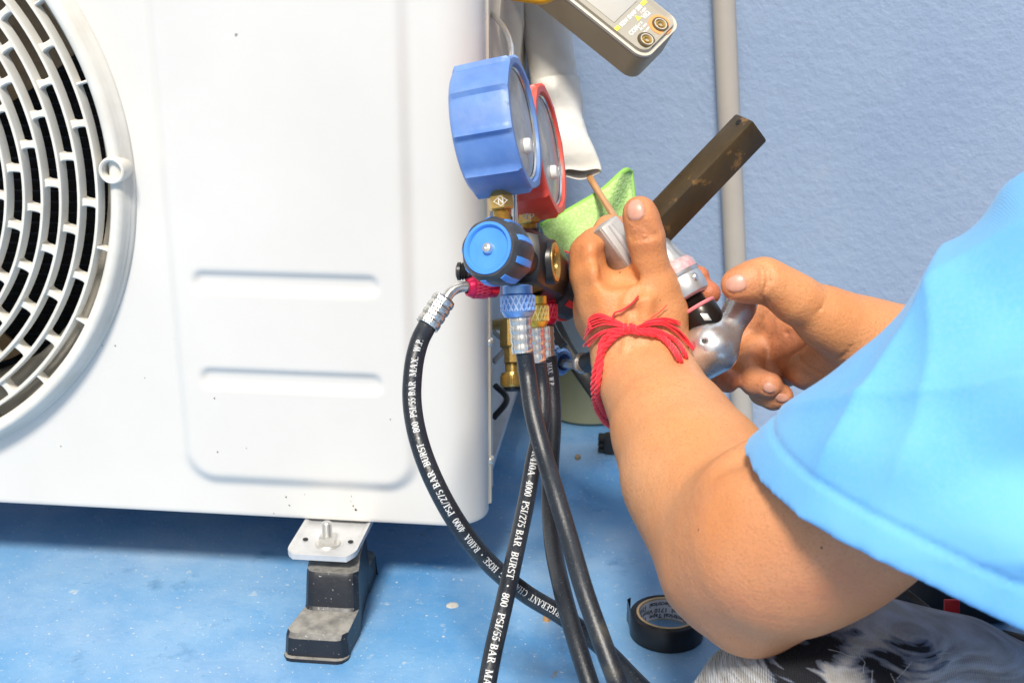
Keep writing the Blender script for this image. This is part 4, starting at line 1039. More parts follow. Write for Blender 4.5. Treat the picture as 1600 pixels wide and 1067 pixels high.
def nail(F, cx, cy, uvec, wpx, lpx, d_hint, parent):
    """nail plate lying on the sculpted finger; uvec = image direction from root to tip; groove carved round it"""
    h = F.hit(cx, cy)
    if h is None: return None
    d = (h-CO)@CF; n = F.grad(h); u = nrm(CR*uvec[0]-CU*uvec[1]); u = nrm(u-n*(u@n)); s = np.cross(n, u)
    w, l = rp(wpx, d)*1.06, rp(lpx, d)*1.04
    def onsurf(p):
        p = V(p).copy()
        for _ in range(4): p = p-F.grad(p)*F.sample(p)[0]
        return p
    outl = []
    for t in np.linspace(-2.7, 2.7, 27):                      # open towards the tip
        x = math.sin(t)*w*1.02; y = -math.cos(t)*l; y = y if y < 0 else y
        sx = np.sign(math.sin(t))*abs(math.sin(t))**.55; cy_ = -np.sign(math.cos(t))*abs(math.cos(t))**.55
        outl.append(onsurf(h+s*sx*w*1.04+u*cy_*l*1.04))
    F.chain(outl, [.0004]*len(outl), .0013, sub=True)
    g_ = []
    for i in np.linspace(-1, 1, 11):
        row = []
        for j in np.linspace(-1, 1, 11):
            ww = (1-abs(i)**4*.35)
            p = onsurf(h+s*j*w*.97*ww+u*i*l*.97*(1-abs(j)**4*.25)); e = max(abs(i), abs(j))
            row.append(p+n*(.00035 if e < .95 else -.0002)+u*(.0006 if i > .95 else 0))
        g_.append(row)
    return g_
nails = [nail(LA_, 992, 328, (-.14, -1), 17.5, 17.5, .85, None)]

# far arm: thumb, palm, curled fingers
allp = V([P(x, y, d) for x, y, d in ((1060, 390, .82), (1060, 390, 1.02), (1470, 440, .82), (1620, 700, .82), (1470, 700, 1.0), (1060, 660, 1.02), (1640, 560, 1.02))])
RA_ = Field(allp.min(0)-.01, allp.max(0)+.01, VOX)
chn(RA_, [(1640, 690, .90, 92), (1540, 610, .895, 78), (1450, 556, .895, 62), (1395, 538, .893, 51)], .02)
chn(RA_, [(1395, 538, .893, 51), (1345, 524, .885, 50), (1290, 496, .875, 47)], .02)
chn(RA_, [(1300, 502, .875, 46), (1242, 466, .862, 36), (1218, 449, .858, 31), (1193, 437, .856, 31.5), (1170, 442, .853, 28), (1151, 445, .851, 25)], .008)
chn(RA_, [(1370, 560, .905, 52), (1310, 555, .915, 44), (1262, 568, .925, 40)], .016)
chn(RA_, [(1330, 545, .935, 50), (1260, 520, .955, 46), (1215, 510, .965, 34)], .018)
chn(RA_, [(1275, 570, .935, 36), (1235, 560, .950, 30)], .012)
chn(RA_, [(1222, 490, .965, 27), (1180, 500, .975, 24), (1135, 545, .975, 22), (1118, 585, .955, 20), (1137, 596, .925, 18)], .005)
chn(RA_, [(1225, 520, .965, 28), (1185, 545, .965, 24), (1168, 578, .945, 22), (1180, 596, .925, 21.5), (1202, 602, .915, 21)], .005)
chn(RA_, [(1240, 555, .955, 28), (1205, 585, .955, 22), (1192, 612, .935, 20), (1208, 620, .925, 19), (1222, 619, .920, 18)], .005)
chn(RA_, [(1250, 575, .95, 24), (1215, 590, .96, 18)], .006)
chn(RA_, [(1215, 545, .930, 14), (1240, 530, .925, 16)], .02, sub=True)
for pts, r_ in (([(1186, 410), (1196, 420), (1199, 438), (1193, 456)], .0006), ([(1196, 411), (1205, 424), (1206, 440)], .0005), ([(1181, 412), (1189, 424), (1190, 440)], .0004),
                ([(1290, 466), (1282, 482), (1270, 494)], .0001), 
                ([(1330, 540), (1322, 552), (1310, 560)], .0002), ([(1190, 462), (1197, 470), (1203, 484)], .0009),
                ([(1230, 520), (1250, 560), (1275, 580), (1300, 590)], .001)):
    w_ = [RA_.hit(*p) for p in pts]
    if all(p is not None for p in w_): RA_.chain(w_, [r_]*len(w_), .0022, sub=True)
nails += [nail(RA_, 1150, 443, (-1, .18), 17, 17.5, .85, None), nail(RA_, 1201, 606, (1, .25), 9.5, 11, .9, None), nail(RA_, 1221, 622, (1, .1), 8, 10, .9, None)]

# off-camera head, neck, shoulders and torso (same skin), coarser
allp = V([P(1500, 1400, .45), P(1500, -500, .45), P(2500, -400, 1.0), P(2500, 1500, 1.0), P(1500, -400, 1.0)])
TB = Field(allp.min(0)-.02, allp.max(0)+.02, .007)
chn(TB, [(1640, 690, .90, 92), (1760, 760, .89, 100), (1900, 620, .88, 105), (2000, 480, .86, 110)], .03)
chn(TB, [(1560, 620, .61, 100), (1760, 520, .62, 130), (1900, 440, .65, 150)], .03)
chn(TB, [(1900, 430, .64, 200), (2000, 440, .84, 150)], .05)
chn(TB, [(1970, 480, .72, 330), (2120, 900, .74, 300), (2280, 1300, .76, 300)], .05)
chn(TB, [(1940, 330, .73, 140), (1880, 190, .72, 130)], .04)
chn(TB, [(1850, 60, .71, 190), (1870, 0, .71, 215)], .04)
chn(TB, [(1760, 110, .71, 110), (1780, 150, .71, 90)], .04)
chn(TB, [(1668, 40, .71, 22), (1650, 75, .71, 30)], .02)
chn(TB, [(1870, 60, .60, 40), (1865, 90, .605, 30)], .01)
parts = []
lv, lf = LA_.mesh(2); rv, rfc = RA_.mesh(2); tv_, tf_ = TB.mesh(2)
skin = build_np('body', [(lv, lf), (rv, rfc), (tv_, tf_)], M['skin'], person)
# colour attributes: ruddier fingertips and palms, grimy far hand
allv = np.vstack([lv, rv, tv_]); rud = np.zeros(len(allv)); gr = np.zeros(len(allv))
def near(c, r): return np.exp(-((allv-c)**2).sum(1)/(2*r*r))
for x, y, d, r, a in ((998, 335, .85, .016, .35), (1093, 431, .925, .012, .7), (1108, 458, .922, .014, .8), (1137, 596, .925, .014, .7), (1202, 602, .915, .012, .55), (1222, 619, .92, .012, .5), (1150, 446, .851, .012, .4),
                      (1250, 540, .95, .030, .6), (1300, 570, .91, .02, .3), (1009, 368, .84, .010, .3), (905, 392, .875, .012, .25), (1220, 980, .66, .05, .35), (1350, 900, .62, .05, .35)):
    rud = np.maximum(rud, a*near(P(x, y, d), r))
for x, y, d, r, a in ((1200, 520, .96, .030, .8), (1230, 560, .94, .025, .6), (1165, 585, .94, .018, .5), (1200, 470, .86, .008, .5), (1288, 447, .87, .004, .9), (1009, 366, .845, .008, .35), (1184, 412, .855, .003, .9), (1150, 446, .85, .016, .25)):
    gr = np.maximum(gr, .6*a*near(P(x, y, d), r))
for nm, arr in (('ruddy', rud), ('grime', gr)):
    at = skin.data.attributes.new(nm, 'FLOAT', 'POINT'); at.data.foreach_set('value', arr.astype(np.float32))
for g_ in nails:
    if g_ is None: continue
    mb = MB(); mb.grid(V(g_)); build('fingernail', mb, M['nail'], person, fix=False, sharp=0)

# ---- t-shirt
allp = V([P(1150, 1050, .76), P(1150, 1050, .40), P(1150, 200, .76), P(2500, 100, .40), P(2500, 1500, .42), P(2600, 100, 1.05), P(2600, 1500, 1.05), P(1500, 100, 1.0)])
SH = Field(allp.min(0)-.02, allp.max(0)+.02, .0025)
chn(SH, [(1120, 920, .71, 165), (1215, 850, .675, 156), (1330, 778, .64, 147), (1490, 660, .602, 128), (1607, 556, .585, 152), (1715, 475, .575, 205), (1880, 400, .62, 245)], .02)
chn(SH, [(1260, 960, .66, 120), (1420, 860, .61, 170), (1600, 900, .60, 228), (1800, 880, .62, 260)], .045)
chn(SH, [(1430, 760, .615, 150), (1560, 740, .60, 200), (1720, 700, .60, 265), (1850, 700, .61, 300)], .05)
chn(SH, [(1462, 540, .605, 36), (1530, 465, .60, 42)], .02)
hA_, hB_, hC_ = P(1200, 690, .668), SH.hit(1308, 848), SH.hit(1590, 984)
hn = nrm(np.cross(hB_-hA_, hC_-hA_)); hn = hn if hn@(P(1500, 600, .56)-hA_) > 0 else -hn
X = (SH.lo[0]+np.arange(SH.n[0])*SH.vox)[:, None, None]; Y_ = (SH.lo[1]+np.arange(SH.n[1])*SH.vox)[None, :, None]; Z_ = (SH.lo[2]+np.arange(SH.n[2])*SH.vox)[None, None, :]
pd = (X-hA_[0])*hn[0]+(Y_-hA_[1])*hn[1]+(Z_-hA_[2])*hn[2]
pd = pd+.0012*np.sin(X*60+Z_*40)
SH.d = np.maximum(SH.d, (-pd).astype(np.float32))
chn(SH, [(1990, 520, .74, 350), (2140, 900, .75, 330), (2300, 1300, .77, 330)], .05)
chn(SH, [(1930, 440, .66, 220), (2010, 450, .86, 170), (1930, 590, .88, 150)], .05)
inner = SH.d+.0052
SH.d = np.maximum(SH.d, -np.minimum(inner, (pd*0+1)).astype(np.float32))
sv_, sf_ = SH.mesh(4)
nn = vnormals(sv_, sf_)
OUT = Field(SH.lo, SH.lo+.01, SH.vox); OUT.n = SH.n; OUT.d = inner.astype(np.float32); sgn = np.zeros(len(sv_))
for i_ in range(3):
    e_ = np.eye(3)[i_]*SH.vox; sgn += (OUT.sample(sv_+e_)-OUT.sample(sv_-e_))*nn[:, i_]
nn = nn*np.where(sgn < 0, -1.0, 1.0)[:, None]
def wav(v, dirs):
    o = 0
    for (dx, dy, dz, f, a, p) in dirs: o = o+a*np.sin((v@V([dx, dy, dz]))*f+p+1.7*np.sin(v[:, 0]*23+v[:, 2]*17+p))
    return o
# fabric folds run from the shoulder down towards the hem
fdir = nrm(P(1250, 760, .6)-P(1650, 520, .56)); fx = np.cross(fdir, CF)
disp = wav(sv_, [(*fx, 95, .0030, .5), (*fx, 170, .0014, 2.1), (*(fx+.4*fdir), 75, .0028, 1.2), (*(fx*.5+fdir), 50, .0022, .3)])
hd = (sv_-hA_)@hn
rdg = lambda ax, f, p, a: a*(1-np.abs(np.sin((sv_@ax)*f+p+1.2*np.sin(sv_@fdir*14+p)+.6*np.sin(sv_@CF*20))))**3
disp += rdg(fx, 38, .4, .0075)+rdg(nrm(fx+.55*fdir), 52, 1.7, .0050)+rdg(nrm(fx-.7*fdir), 30, 2.3, .0060)
disp = disp*sstep(hd, .0, .06)*.9
disp += -.0016*np.exp(-((hd-.020)/.0018)**2)+.0003*np.exp(-((hd-.010)/.007)**2)
sv_ = sv_+nn*disp[:, None]
shirt = build_np('t_shirt', [(sv_, sf_)], M['shirt'], person)

# ---- jeans
allp = V([P(960, 1350, .85), P(960, 900, .60), P(2500, 900, .55), P(2600, 1500, .55), P(2600, 1500, .95), P(1500, 900, 1.0)])
JE = Field(allp.min(0)-.01, allp.max(0)+.01, .003)
chn(JE, [(1225, 1195, .72, 150), (1260, 1180, .72, 190), (1390, 1185, .715, 218), (1520, 1240, .71, 232), (1750, 1330, .72, 270), (2300, 1420, .76, 300)], .03)
chn(JE, [(1130, 1190, .74, 105), (1230, 1170, .73, 160)], .03)
chn(JE, [(1300, 1330, .80, 120), (1700, 1330, .90, 120), (2100, 1350, .92, 130)], .03)
chn(JE, [(1360, 1000, .715, 14), (1420, 1012, .715, 22), (1500, 1040, .715, 30)], .03)
jv, jf = JE.mesh(2); jn = vnormals(jv, jf)
dj = wav(jv, [(1, .3, .2, 90, .0016, .3), (.2, .8, .9, 120, .0014, 1.9), (.6, -.5, .7, 190, .0007, .8)])
jv = jv+jn*dj[:, None]
jeans = build_np('jeans', [(jv, jf)], M['jeans'], person)
rip = np.zeros(len(jv))
def jhit(x, y): return JE.hit(x, y, .4, 1.1)
for x, y, r, a in ((1240, 1035, .017, .78), (1285, 1010, .015, .70), (1320, 995, .010, .55), (1390, 1035, .018, .66), (1440, 1020, .013, .56), (1375, 1062, .015, .66), (1255, 1065, .014, .7), (1190, 1010, .008, .35)):
    h = jhit(x, y)
    if h is not None: rip = np.maximum(rip, a*np.exp(-((jv-h)**2).sum(1)/(2*r*r)))
at = jeans.data.attributes.new('rip', 'FLOAT', 'POINT'); at.data.foreach_set('value', rip.astype(np.float32))
mb = MB(); r_ = random.Random(5)
for k in range(12):
    x0, y0 = r_.uniform(1215, 1450), r_.uniform(1000, 1062); a = r_.uniform(-.9, .2) if k % 3 else r_.uniform(1.1, 1.9); L_ = r_.uniform(25, 80); pts = []
    for t in np.linspace(0, 1, 6):
        h = jhit(x0+math.cos(a)*L_*t+r_.uniform(-2, 2), y0+math.sin(a)*L_*t+6*math.sin(t*3+k))
        if h is not None: pts.append(h-CF*(.0008+.0015*math.sin(t*PI)))
    if len(pts) > 3: mb.tube(pts, .00015, seg=4, sub=3)
tag(build('loose_threads', mb, M['threadwhite'], person), kind='stuff')
# hair cap, off camera
HF = Field(P(1850, 0, .71)-.14, P(1850, 0, .71)+.14, .006)
chn(HF, [(1870, -20, .71, 225), (1910, 20, .71, 215)], .03)
chn(HF, [(1760, 160, .71, 205), (1700, 120, .71, 160)], .03, sub=True)
hv, hf = HF.mesh(2); build_np('hair', [(hv, hf)], M['hair'], person)

# ---- bracelet of red cords
def onarm(x, y, lift=.0016, dflt=.882):
    h = LA_.hit(x, y)
    if h is None or (h-CO)@CF > dflt+.04: return P(x, y, dflt)
    return h-CF*0+LA_.grad(h)*lift
brace = None
def cord_path(pts): return V([p if not isinstance(p, tuple) else onarm(*p) for p in pts])
def braid(mb, pts, R, n=3, turns=None, r=None, sub=10):
    p = catmull(pts, sub); S = np.concatenate([[0], np.cumsum(np.linalg.norm(np.diff(p, axis=0), axis=1))])
    m = int(S[-1]/.0008)+2; p = V([np.interp(np.linspace(0, S[-1], m), S, p[:, i]) for i in range(3)]).T
    T, N, B = frames(p); s_ = np.linspace(0, S[-1], m)
    for i in range(n):
        an = s_*2*PI/(R*7.5)+2*PI*i/n
        mb.tube(p+R*.52*(np.cos(an)[:, None]*N+np.sin(an)[:, None]*B), r or R*.56, seg=7, smooth=False)
loops = [
    [(990, 517, .0032), (972, 521, .0032), (956, 533, .0032), (946, 552, .0036), P(937, 578, .856), P(933, 606, .862), P(937, 632, .885), P(955, 652, .92), P(1020, 650, .955), P(1070, 612, .945)],
    [(986, 515, .0034), (966, 516, .0034), (948, 530, .0036), P(936, 556, .855), P(928, 588, .862), P(928, 618, .875), P(936, 646, .90), P(962, 668, .94), P(1030, 660, .965), P(1080, 618, .95)],
    [(992, 519, .0040), (1012, 521, .0040), (1030, 531, .0040), (1046, 548, .0040), (1059, 568, .0040), P(1068, 586, .858), P(1074, 602, .880), P(1064, 618, .925)],
    [(996, 515, .0040), (1018, 516, .0040), (1038, 526, .0040), (1054, 541, .0040), (1066, 560, .0040), P(1074, 578, .860), P(1079, 594, .882), P(1068, 610, .925)],
]
mb = MB()
for i, l in enumerate(loops): braid(mb, cord_path(l), .0021 if i < 3 else .0017)
brace = build('bracelet', mb, M['cord'], person)
mb = MB(); r_ = random.Random(11)
kn = onarm(985, 514, .003)
for t in np.linspace(0, 1, 3):
    o = onarm(980+10*t, 514+1.5*math.sin(t*9), .0030); ax = nrm(onarm(992, 512)-onarm(972, 516)); mb.tube([o+V([0, 0, .0026])-CF*.0001, o-CF*.0024, o-V([0, 0, .0026])], .0016, seg=8)
build('knot', mb, M['cord'], brace)
mb = MB()
def strand(pts, r=.0006, jit=1.2, lift=.0025):
    w_ = [onarm(x+r_.uniform(-jit, jit), y+r_.uniform(-jit, jit), lift+r_.uniform(0, .002), .868) for x, y in pts]; mb.tube(w_, [r, r*.8], seg=6, sub=6)
for k in range(7):                                        # left bow and ends
    e = r_.uniform(-1, 1)
    strand([(982, 514), (966, 506+e*3), (948, 502+e*5), (930, 508+e*5), (920, 520+e*6)], .00062)
for k in range(7):
    e = r_.uniform(-1, 1); strand([(980, 516), (962, 514), (944, 518+e*3), (928, 530+e*5), (919+r_.uniform(-2, 4), 538+e*3)], .00062)
for k in range(6):
    e = r_.uniform(-1, 1); strand([(982, 512), (964, 502), (945, 493+e*3), (932, 494+e*4), (924, 502+e*4), (930, 510+e*3)], .00062)
for k in range(4): strand([(958, 505), (962, 492), (974, 483), (988, 474), (1000, 467)], .0006, .9)
for k in range(8):                                        # right hand tassel
    e = r_.uniform(-1, 1); strand([(996, 512), (1014, 504+e*2), (1034, 505+e*3), (1052, 516+e*4), (1066, 533+e*4), (1078, 551+e*2)], .00062)
for k in range(6):
    e = r_.uniform(-1, 1); strand([(998, 512), (1010, 503+e*2), (1026, 499+e*2), (1042, 500+e*3), (1055+r_.uniform(-3, 3), 504+e*4)], .0005)
strand([(1014, 497), (1026, 488), (1039, 477)], .00035, .3)
tag(build('tassel_threads', mb, M['cord'], brace), kind='stuff')

# ------------------------------------------------------------------ flaring tool in the hands
tool = thing('flaring_tool', P(1060, 450, .87), 'silver and black tube flaring tool gripped between the two hands', 'hand tool')
dT = .885
a_ = cdir(.692, .722, .0); w_ = cdir(.722, -.692, .0)
e1 = nrm(.57*w_-.82*CF); e2 = nrm(np.cross(a_, e1)); e2 = e2 if e2@w_ > 0 else -e2
S1 = .0222; top = P(1177, 188, .872); Lb = .128
ctr = top-e1*S1/2+e2*S1/2-a_*Lb/2
mb = MB(); mb.box(ctr, Lb, S1, S1, ax=V([a_, e1, e2]), bev=.0022)
# chamfer the four long corners at the tip like the forged end
bar = build('flaring_bar', mb, M['bar'], tool, sharp=25)
nl = np.cross(e1, a_); nl = nrm(nl if nl@(-CF) > 0 else -nl)
ho = P(1163, 187, .872); 
mb = MB(); mb.lathe(top-e1*S1*.5-a_*.006+nl*.00015-e2*0, -e2, [(0, .0003), (.0022, .0003), (.0024, .0001)], 16); build('locating_hole', mb, M['black'], bar)
# yoke jaw holding the copper pipe
ja = cdir(.60, -.79, .10); n1 = cdir(.42, .30, -.86); n1 = nrm(n1-ja*(n1@ja)); n2 = np.cross(ja, n1); n2 = n2 if n2@CR < 0 else -n2
jc = P(966, 386, .884)
mb = MB(); mb.box(jc, .040, .020, .019, ax=V([ja, n1, n2]), bev=.0030); yk = build('yoke_jaw', mb, M['jaw'], tool)
mb = MB(); mb.box(jc+n2*.0088-n1*.0008, .0385, .0178, .0034, ax=V([ja, n1, n2]), bev=.0012); build('worn_side_plate', mb, M['jawside'], yk)
mb = MB(); mb.tube([jc+n1*.0095-ja*.017+n2*.002, jc+n1*.0105+n2*.002, jc+n1*.0095+ja*.017+n2*.002], [.0024, .0028, .0022], seg=14, sub=6); build('clamp_rib', mb, M['jaw'], yk)
# cone body, spindle
tax = cdir(.50, -.85, -.14)
o_ = P(1033, 390, dT)
rr = lambda px: rp(px*.93, dT)
mb = MB(); mb.lathe(o_, tax, [(0, -.012), (rr(14), -.011), (rr(20), -.004), (rr(26), .006), (rr(33), .014), (rr(37), .017), (rr(38), .024), (rr(36), .0255), (rr(37.5), .027), (rr(37.5), .035), (rr(35), .0395), (rr(30), .041), (rr(26), .0412), (rr(24), .036)], 48)
cb = build('cone_body', mb, M['cast'], tool)
mb = MB(); mb.lathe(o_, tax, [(rr(33)+.0002, .0135), (rr(37)+.0004, .0168), (rr(38)+.0003, .0195), (rr(38)+.0003, .0225)], 40, a0=0, a1=2*PI); build('decal_band', mb, M['pinkdecal'], cb)
hb = P(1086, 433, .868)
mb = MB(); mb.lathe(hb, cdir(.8, .25, -.5), [(rr(8), -.002), (rr(8), .0005), (rr(6.5), .0015), (0, .0018)], 20); build('side_rivet', mb, M['steel'], cb)
pr_ = []
for k in range(9): pr_ += [(rr(20), .036+k*.0016), (rr(22), .0368+k*.0016)]
mb = MB(); mb.lathe(o_, tax, pr_+[(rr(20), .052)], 32); build('threaded_spindle', mb, M['thread'], tool, sharp=20)
mb = MB(); mb.lathe(o_, tax, [(rr(22), .0475), (rr(32), .0480), (rr(33.5), .0492), (rr(32), .0504), (rr(24), .0505)], 48); build('pink_collar', mb, M['pink'], tool)
mb = MB(); mb.lathe(o_, tax, [(rr(10), .0502), (rr(31), .0506), (rr(32), .052), (rr(32), .062), (rr(28), .066), (rr(10), .068)], 48); build('black_collar', mb, M['thread'], tool)
mb = MB(); ref = nrm(np.cross(tax, CR))
mb.box(o_+tax*.057-CF*(rr(32.2)),   .0055, .006, .0008, ax=V([CR, tax, -CF]), bev=.0004); build('steel_flat', mb, M['castdull'], tool)
allp = V([P(1040, 450, .82), P(1040, 640, .95), P(1220, 450, .95), P(1220, 640, .82), P(1040, 640, .82), P(1220, 450, .82)])
CK = Field(allp.min(0)-.01, allp.max(0)+.01, .0011)
dc = .872
chn(CK, [(1112, 540, dc, 32), (1106, 532, dc, 30)], .012)
chn(CK, [(1118, 545, dc, 30), (1141, 508, .874, 16), (1156, 482, .878, 18), (1166, 464, .882, 20)], .010, (ray(1150, 490), .62))
chn(CK, [(1112, 548, dc, 26), (1088, 575, .878, 13), (1072, 592, .884, 8), (1050, 612, .89, 7)], .016)
chn(CK, [(1086, 556, dc+.004, 14), (1064, 566, .885, 12)], .014)
CK.capsule(P(1101, 533, .850), P(1101, 533, .865), .0016, k=.0008, sub=True)
kv, kf = CK.mesh(2); ck = build_np('crank_handle', [(kv, kf)], M['chrome'], tool)
mb = MB(); h = CK.hit(1101, 533); 
mb.lathe(P(1101, 533, (h-CO)@CF-.0003 if h is not None else .85), -CF, [(0, 0), (.0016, 0), (.0019, -.0005)], 14); build('set_screw', mb, M['black'], ck)

# ------------------------------------------------------------------ clamp meter
mt = thing('clamp_meter', P(980, 40, .98), 'beige clamp meter with two test sockets hanging above the hands', 'clamp meter')
mn = cdir(.27, .42, -.87); ma = cdir(.77, -.64, -.07); ma = nrm(ma-mn*(ma@mn)); mw = np.cross(mn, ma); mw = mw if mw@CU > 0 else -mw; mbk = -ma
mo = P(1011, 92, .965)+mw*.0245; W2 = .0275; 
def mp(w, b, z=0): return mo+mw*w+mbk*b+mn*z
def outline(W, r, L=.175, rb=None, inset=0):
    pts = []
    for cx, cy, a0 in ((W-r, r+inset, -PI/2), (-(W-r), r+inset, PI)):
        pts.append([(cx+r*math.cos(a0+t), cy+r*math.sin(a0+t)) for t in np.linspace(0, PI/2, 9)])
    # end edge (rounded), sides, then the far end
    right = [(W-r+r*math.sin(t), inset+r-r*math.cos(t)) for t in np.linspace(0, PI/2, 9)]
    left = [(-x, y) for x, y in right[::-1]]
    return left+right+[(W, L*.6), (W*.95, L*.85), (W*.6, L), (-W*.6, L), (-W*.95, L*.85), (-W, L*.6)]
def prism(mb, W, r, z0, z1, L=.175, inset=0, ch=.0015, m=0):
    rings = []
    for z, s_ in ((z0, -.004), (z0+.004, 0), (z1-ch, 0), (z1-ch*.3, -ch*.4), (z1, -ch)):
        rings.append([mp(x*(W+s_)/W, y-s_ if y < .02 else y, z) for x, y in outline(W, r, L, inset=inset)])
    g_ = V(rings); mb.grid(g_, closev=True, m=m); n = g_.shape[1]; b = mb.n-n*5
    mb.f.append(tuple(b+i for i in range(n-1, -1, -1))); mb.f.append(tuple(b+4*n+i for i in range(n))); mb.m += [m, m]
mb = MB(); prism(mb, W2, .011, -.031, -.0025); case = build('meter_case', mb, M['meter'], mt, sharp=25)
mb = MB(); prism(mb, W2+.0003, .011, -.0035, .0, inset=0, ch=.002); build('pale_bezel', mb, M['meterrim'], mt, sharp=25)
mb = MB(); prism(mb, W2-.0028, .009, -.001, .0004, L=.16, inset=.0035, ch=.0003); build('label_plate', mb, M['meterface'], mt, sharp=25)
mb = MB(); mb.box(mp(-.0005, .0385+.022, .0006), .034, .044, .0010, ax=V([mw, mbk, mn]), bev=.0003); build('display', mb, M['meterlcd'], mt)
for (w, b, out_) in ((-.0105, .0105, 0), (.0115, .0115, 1)):
    mb = MB()
    if out_: mb.lathe(mp(w, b, .0004), mn, [(.0098, 0), (.0097, .0006), (.006, .0007)], 36)
    else: mb.lathe(mp(w, b, .0004), mn, [(.0076, 0), (.0075, .0006), (.006, .0007)], 36)
    j = build('test_socket', mb, M['jackor'] if out_ else M['jackdark'], mt)
    mb = MB(); mb.lathe(mp(w, b, .0009), mn, [(.0071, 0), (.0069, .0010), (.0054, .0012), (.0053, .0004)], 36); build('dark_ring', mb, M['jackdark'], j)
    mb = MB(); mb.lathe(mp(w, b, .0009), mn, [(.0054, .0002), (.0053, .0014), (.0046, .0014), (.0045, 0)], 36); build('pale_ring', mb, M['inkyel'] if 0 else M['meterrim'], j)
    mb = MB(); mb.lathe(mp(w, b, .0009), mn, [(.0045, .0), (.0028, .0001)], 30); mb.lathe(mp(w, b, .0009), mn, [(.0029, .0), (.0028, .0014), (.0022, .0014), (.0021, -.001), (0, -.001)], 30); build('contact', mb, M['brass'], j)
def mtext(body, w, b, size, m, bold=0.0001):
    v, f = text_mesh(body, size, bold); g_ = V([mp(w+x, b+y, .00062) for x, y in v[:, :2]]); mb = MB(); mb.add(g_, f); return build('lettering', mb, m, mt, smooth=False, fix=False)
mtext('COM', -.0165, .0215, .0052, M['inkwhite'], .00022)
mtext('V/\u03a9', .0060, .0235, .0055, M['inkwhite'], .00022)
mtext('KEW SNAP 200', -.0155, .0318, .0046, M['inkwhite'], .00022)
mtext('A 600V', .0085, .0300-.0015, .0026, M['inkwhite'])
mtext('CAT III', -.006, .0225, .0026, M['inkwhite'])
mtext('AC 400V', -.006, .0190, .0026, M['inkwhite'])
mtext('DC 600V MAX', -.006, .0155, .0022, M['inkwhite'])
for w0 in (-.0235, .0165):
    mb = MB(); mb.box(mp(w0+.0030, .0336, .0006), .0065, .0034, .0003, ax=V([mw, mbk, mn])); build('yellow_mark', mb, M['inkyel'], mt, smooth=False)
tri = [mp(-.0005, .0262, .0007), mp(.0055, .0262, .0007), mp(.0025, .0312, .0007)]
mb = MB(); mb.add(tri, [(0, 1, 2)]); build('warning_triangle', mb, M['inkyel'], mt, smooth=False)
# jaw closed round the wrapped pipe, above the picture, with the yellow trigger dipping in
jc_ = mp(0, .215, -.016)
mb = MB()
for s_ in (-1, 1):
    mb.tube([jc_+mw*(s_*(.004+.030*math.sin(t)))+mbk*(-.032*math.cos(t)) for t in np.linspace(.1, PI-.06, 9)], .0085, seg=16)
build('jaw', mb, M['yellow'], mt)
mb = MB(); mb.tube([P(798, -8, .965), P(825, -6, .96), P(850, -4, .96), P(872, -14, .96)], [rp(9, .96), rp(11, .96), rp(11, .96), rp(9, .96)], seg=20, sub=6); build('jaw_trigger', mb, M['yellow'], mt)

# ------------------------------------------------------------------ things on the floor
tcn = PZ(1041, 990, 0); TR, TI, TH = .0290, .0222, .019
tape = thing('tape_roll', tcn, 'black vinyl tape roll lying flat beside the kneeling knee', 'tape')
mb = MB(); mb.lathe(tcn, (0, 0, 1), [(TI+.003, 0), (TR-.0008, 0), (TR, .0008), (TR, TH-.001), (TR-.0008, TH), (TI+.0018, TH)], 72)
for k in range(10): mb.lathe(tcn, (0, 0, 1), [(TI+.0020+k*.0004, TH-.0001), (TI+.0022+k*.0004, TH+.00010), (TI+.0024+k*.0004, TH-.0001)], 72)
build('tape_winding', mb, M['tape'], tape, sharp=40)
mb = MB(); mb.lathe(tcn, (0, 0, 1), [(TI+.0019, 0), (TI+.0019, TH+.0004), (TI, TH+.0004), (TI, 0)], 72); build('cardboard_core', mb, M['card'], tape, sharp=40)
mb = MB(); mb.lathe(tcn, (0, 0, 1), [(TI-.0002, .001), (TI-.0002, TH-.0008)], 72); cp_ = build('core_lining', mb, M['cardprint'], tape)
for row, (txt, h0) in enumerate((('1710 Vinyl Electrical  1710 Vinyl Electrical', .0120), ('Vinyl Electrical  1710 Vinyl Electrical  1710', .0065), ('1710 Vinyl Electrical Tape  1710 Vinyl', .0015))):
    v, f = text_mesh(txt, .0052, .00012); TLn = v[:, 0].max(); th = -(v[:, 0]/(TI-.0004))*1.06+2.95+.3*row
    # printed upside down as the roll lies
    pts = [tcn+V([(TI-.0005)*math.cos(-t), (TI-.0005)*math.sin(-t)*1.0, h0+.0040-y]) for t, y in zip(th+PI, v[:, 1])]
    mb = MB(); mb.add(pts, f); build('core_print', mb, M['ink'], cp_, smooth=False, fix=False)
mb = MB(); e0 = PZ(990, 975, 0); mb.grid([[tcn+V([-.0291, .001, z]) for z in (.001, TH-.001)], [tcn+V([-.0302, .010, z]) for z in (.001, TH-.001)], [tcn+V([-.0318, .016, z]) for z in (.001, TH+.001)], [tcn+V([-.0290, .019, z]) for z in (.001, TH+.001)]]); build('loose_end', mb, M['tape'], tape)

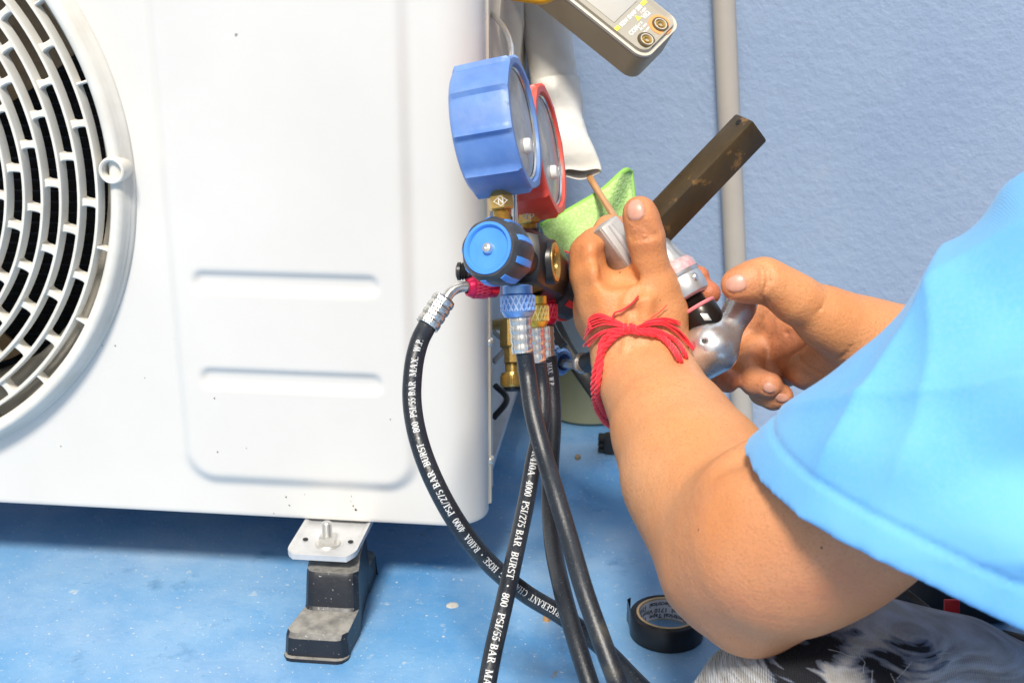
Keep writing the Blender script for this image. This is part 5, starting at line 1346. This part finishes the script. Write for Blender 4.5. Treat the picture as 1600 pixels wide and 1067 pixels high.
tb = PZ(918, 652, 0); tb = tb+V([0, .02, 0])
tub = thing('plastic_tub', tb, 'oil stained translucent tub standing on the floor behind the hoses', 'tub')
mb = MB(); mb.lathe(tb, (0, 0, 1), [(.0, .0005), (.046, .0005), (.050, .004), (.053, .075), (.054, .078), (.0525, .078), (.049, .006), (0, .003)], 64); build('tub_wall', mb, M['tub'], tub)
mb = MB(); mb.lathe(tb, (0, 0, 1), [(.0545, .074), (.0560, .076), (.0568, .130), (.0575, .134), (.0555, .135), (.052, .118), (.030, .115), (0, .114)], 64); build('tub_lid', mb, M['tubtop'], tub)
pc = MB(); w0 = [P(862, 498, 1.10), P(885, 545, 1.09), P(915, 590, 1.08), P(950, 640, 1.08), P(985, 690, 1.10), P(1010, 730, 1.14)]
pcp = catmull(w0, 10); T_, N_, B_ = frames(pcp); t = np.linspace(0, 2*PI, 12, endpoint=False); aw = cdir(.78, .62, .05)
pc.grid([p+rp(12, 1.09)*np.cos(t)[:, None]*nrm(aw-T_[i]*(aw@T_[i]))+rp(4, 1.09)*np.sin(t)[:, None]*nrm(np.cross(T_[i], aw)) for i, p in enumerate(pcp)], closev=True)
tag(build('power_cord', pc, M['blackplastic']), 'flat black power cord slanting down between the tub and the wrist', 'cord')
pgc = PZ(962, 706, 0)
pg = thing('black_plug', pgc, 'small black plug on the floor half hidden behind the forearm', 'plug')
mb = MB(); mb.box(pgc+V([0, 0, .010]), .026, .020, .020, bev=.003); build('plug_body', mb, M['blackplastic'], pg)
for k in range(3):
    mb = MB(); mb.box(pgc+V([-.015, .0, .004+k*.0065]), .008, .016, .0028, bev=.0008); build('prong', mb, M['blackplastic'], pg)
chip(903, 716, .0035, .006, .0030, M['leaf'], 'dry_leaf', 'tiny dry leaf on the blue floor below the tub', 'leaf', 8)

bgc = PZ(1440, 985, 0)+V([.02, .05, 0])
bag = thing('tool_bag', bgc, 'black tool bag with a red tab behind the torn jeans', 'bag')
bd = cdir(.92, -.39, 0); bd = nrm(bd*V([1, 1, 0])); bq = np.cross([0, 0, 1.], bd)
mb = MB(); mb.box(bgc+V([0, 0, .030]), .110, .075, .060, ax=V([bd, bq, [0, 0, 1]]), bev=.010); build('bag_body', mb, M['blackplastic'], bag)
mb = MB(); mb.tube([P(1405, 918, .93), P(1440, 945, .92), P(1480, 978, .90), P(1530, 1010, .88)], rp(7, .9), seg=8); build('shoulder_strap', mb, M['blackplastic'], bag)
mb = MB(); mb.box(P(1487, 948, .94), .012, .003, .012, ax=V([CR, CF, CU]), bev=.001); build('red_tab', mb, M['redplastic'], bag)
mb = MB(); mb.tube([P(1385+8*math.cos(a), 957+6*math.sin(a), .93) for a in np.linspace(.4, 5.2, 9)], .0008, seg=8); mb.tube([P(1402+9*math.cos(a), 955+5*math.sin(a), .93) for a in np.linspace(-2.2, 2.0, 8)], .0012, seg=8); build('metal_ring', mb, M['bolt'], bag)
scd = [PZ(1566, 990, .006), PZ(1640, 1012, .006)]
mb = MB(); mb.tube(scd, [.0035, .006], seg=16, sub=4); tag(build('pointed_rod', mb, M['blackplastic']), 'dark pointed rod lying on the floor at the right edge', 'rod')

for o in list(bpy.data.objects):
    if '_w' in o: del o['_w']
for o in list(bpy.data.objects):
    if o.users_collection == (): bpy.data.objects.remove(o)
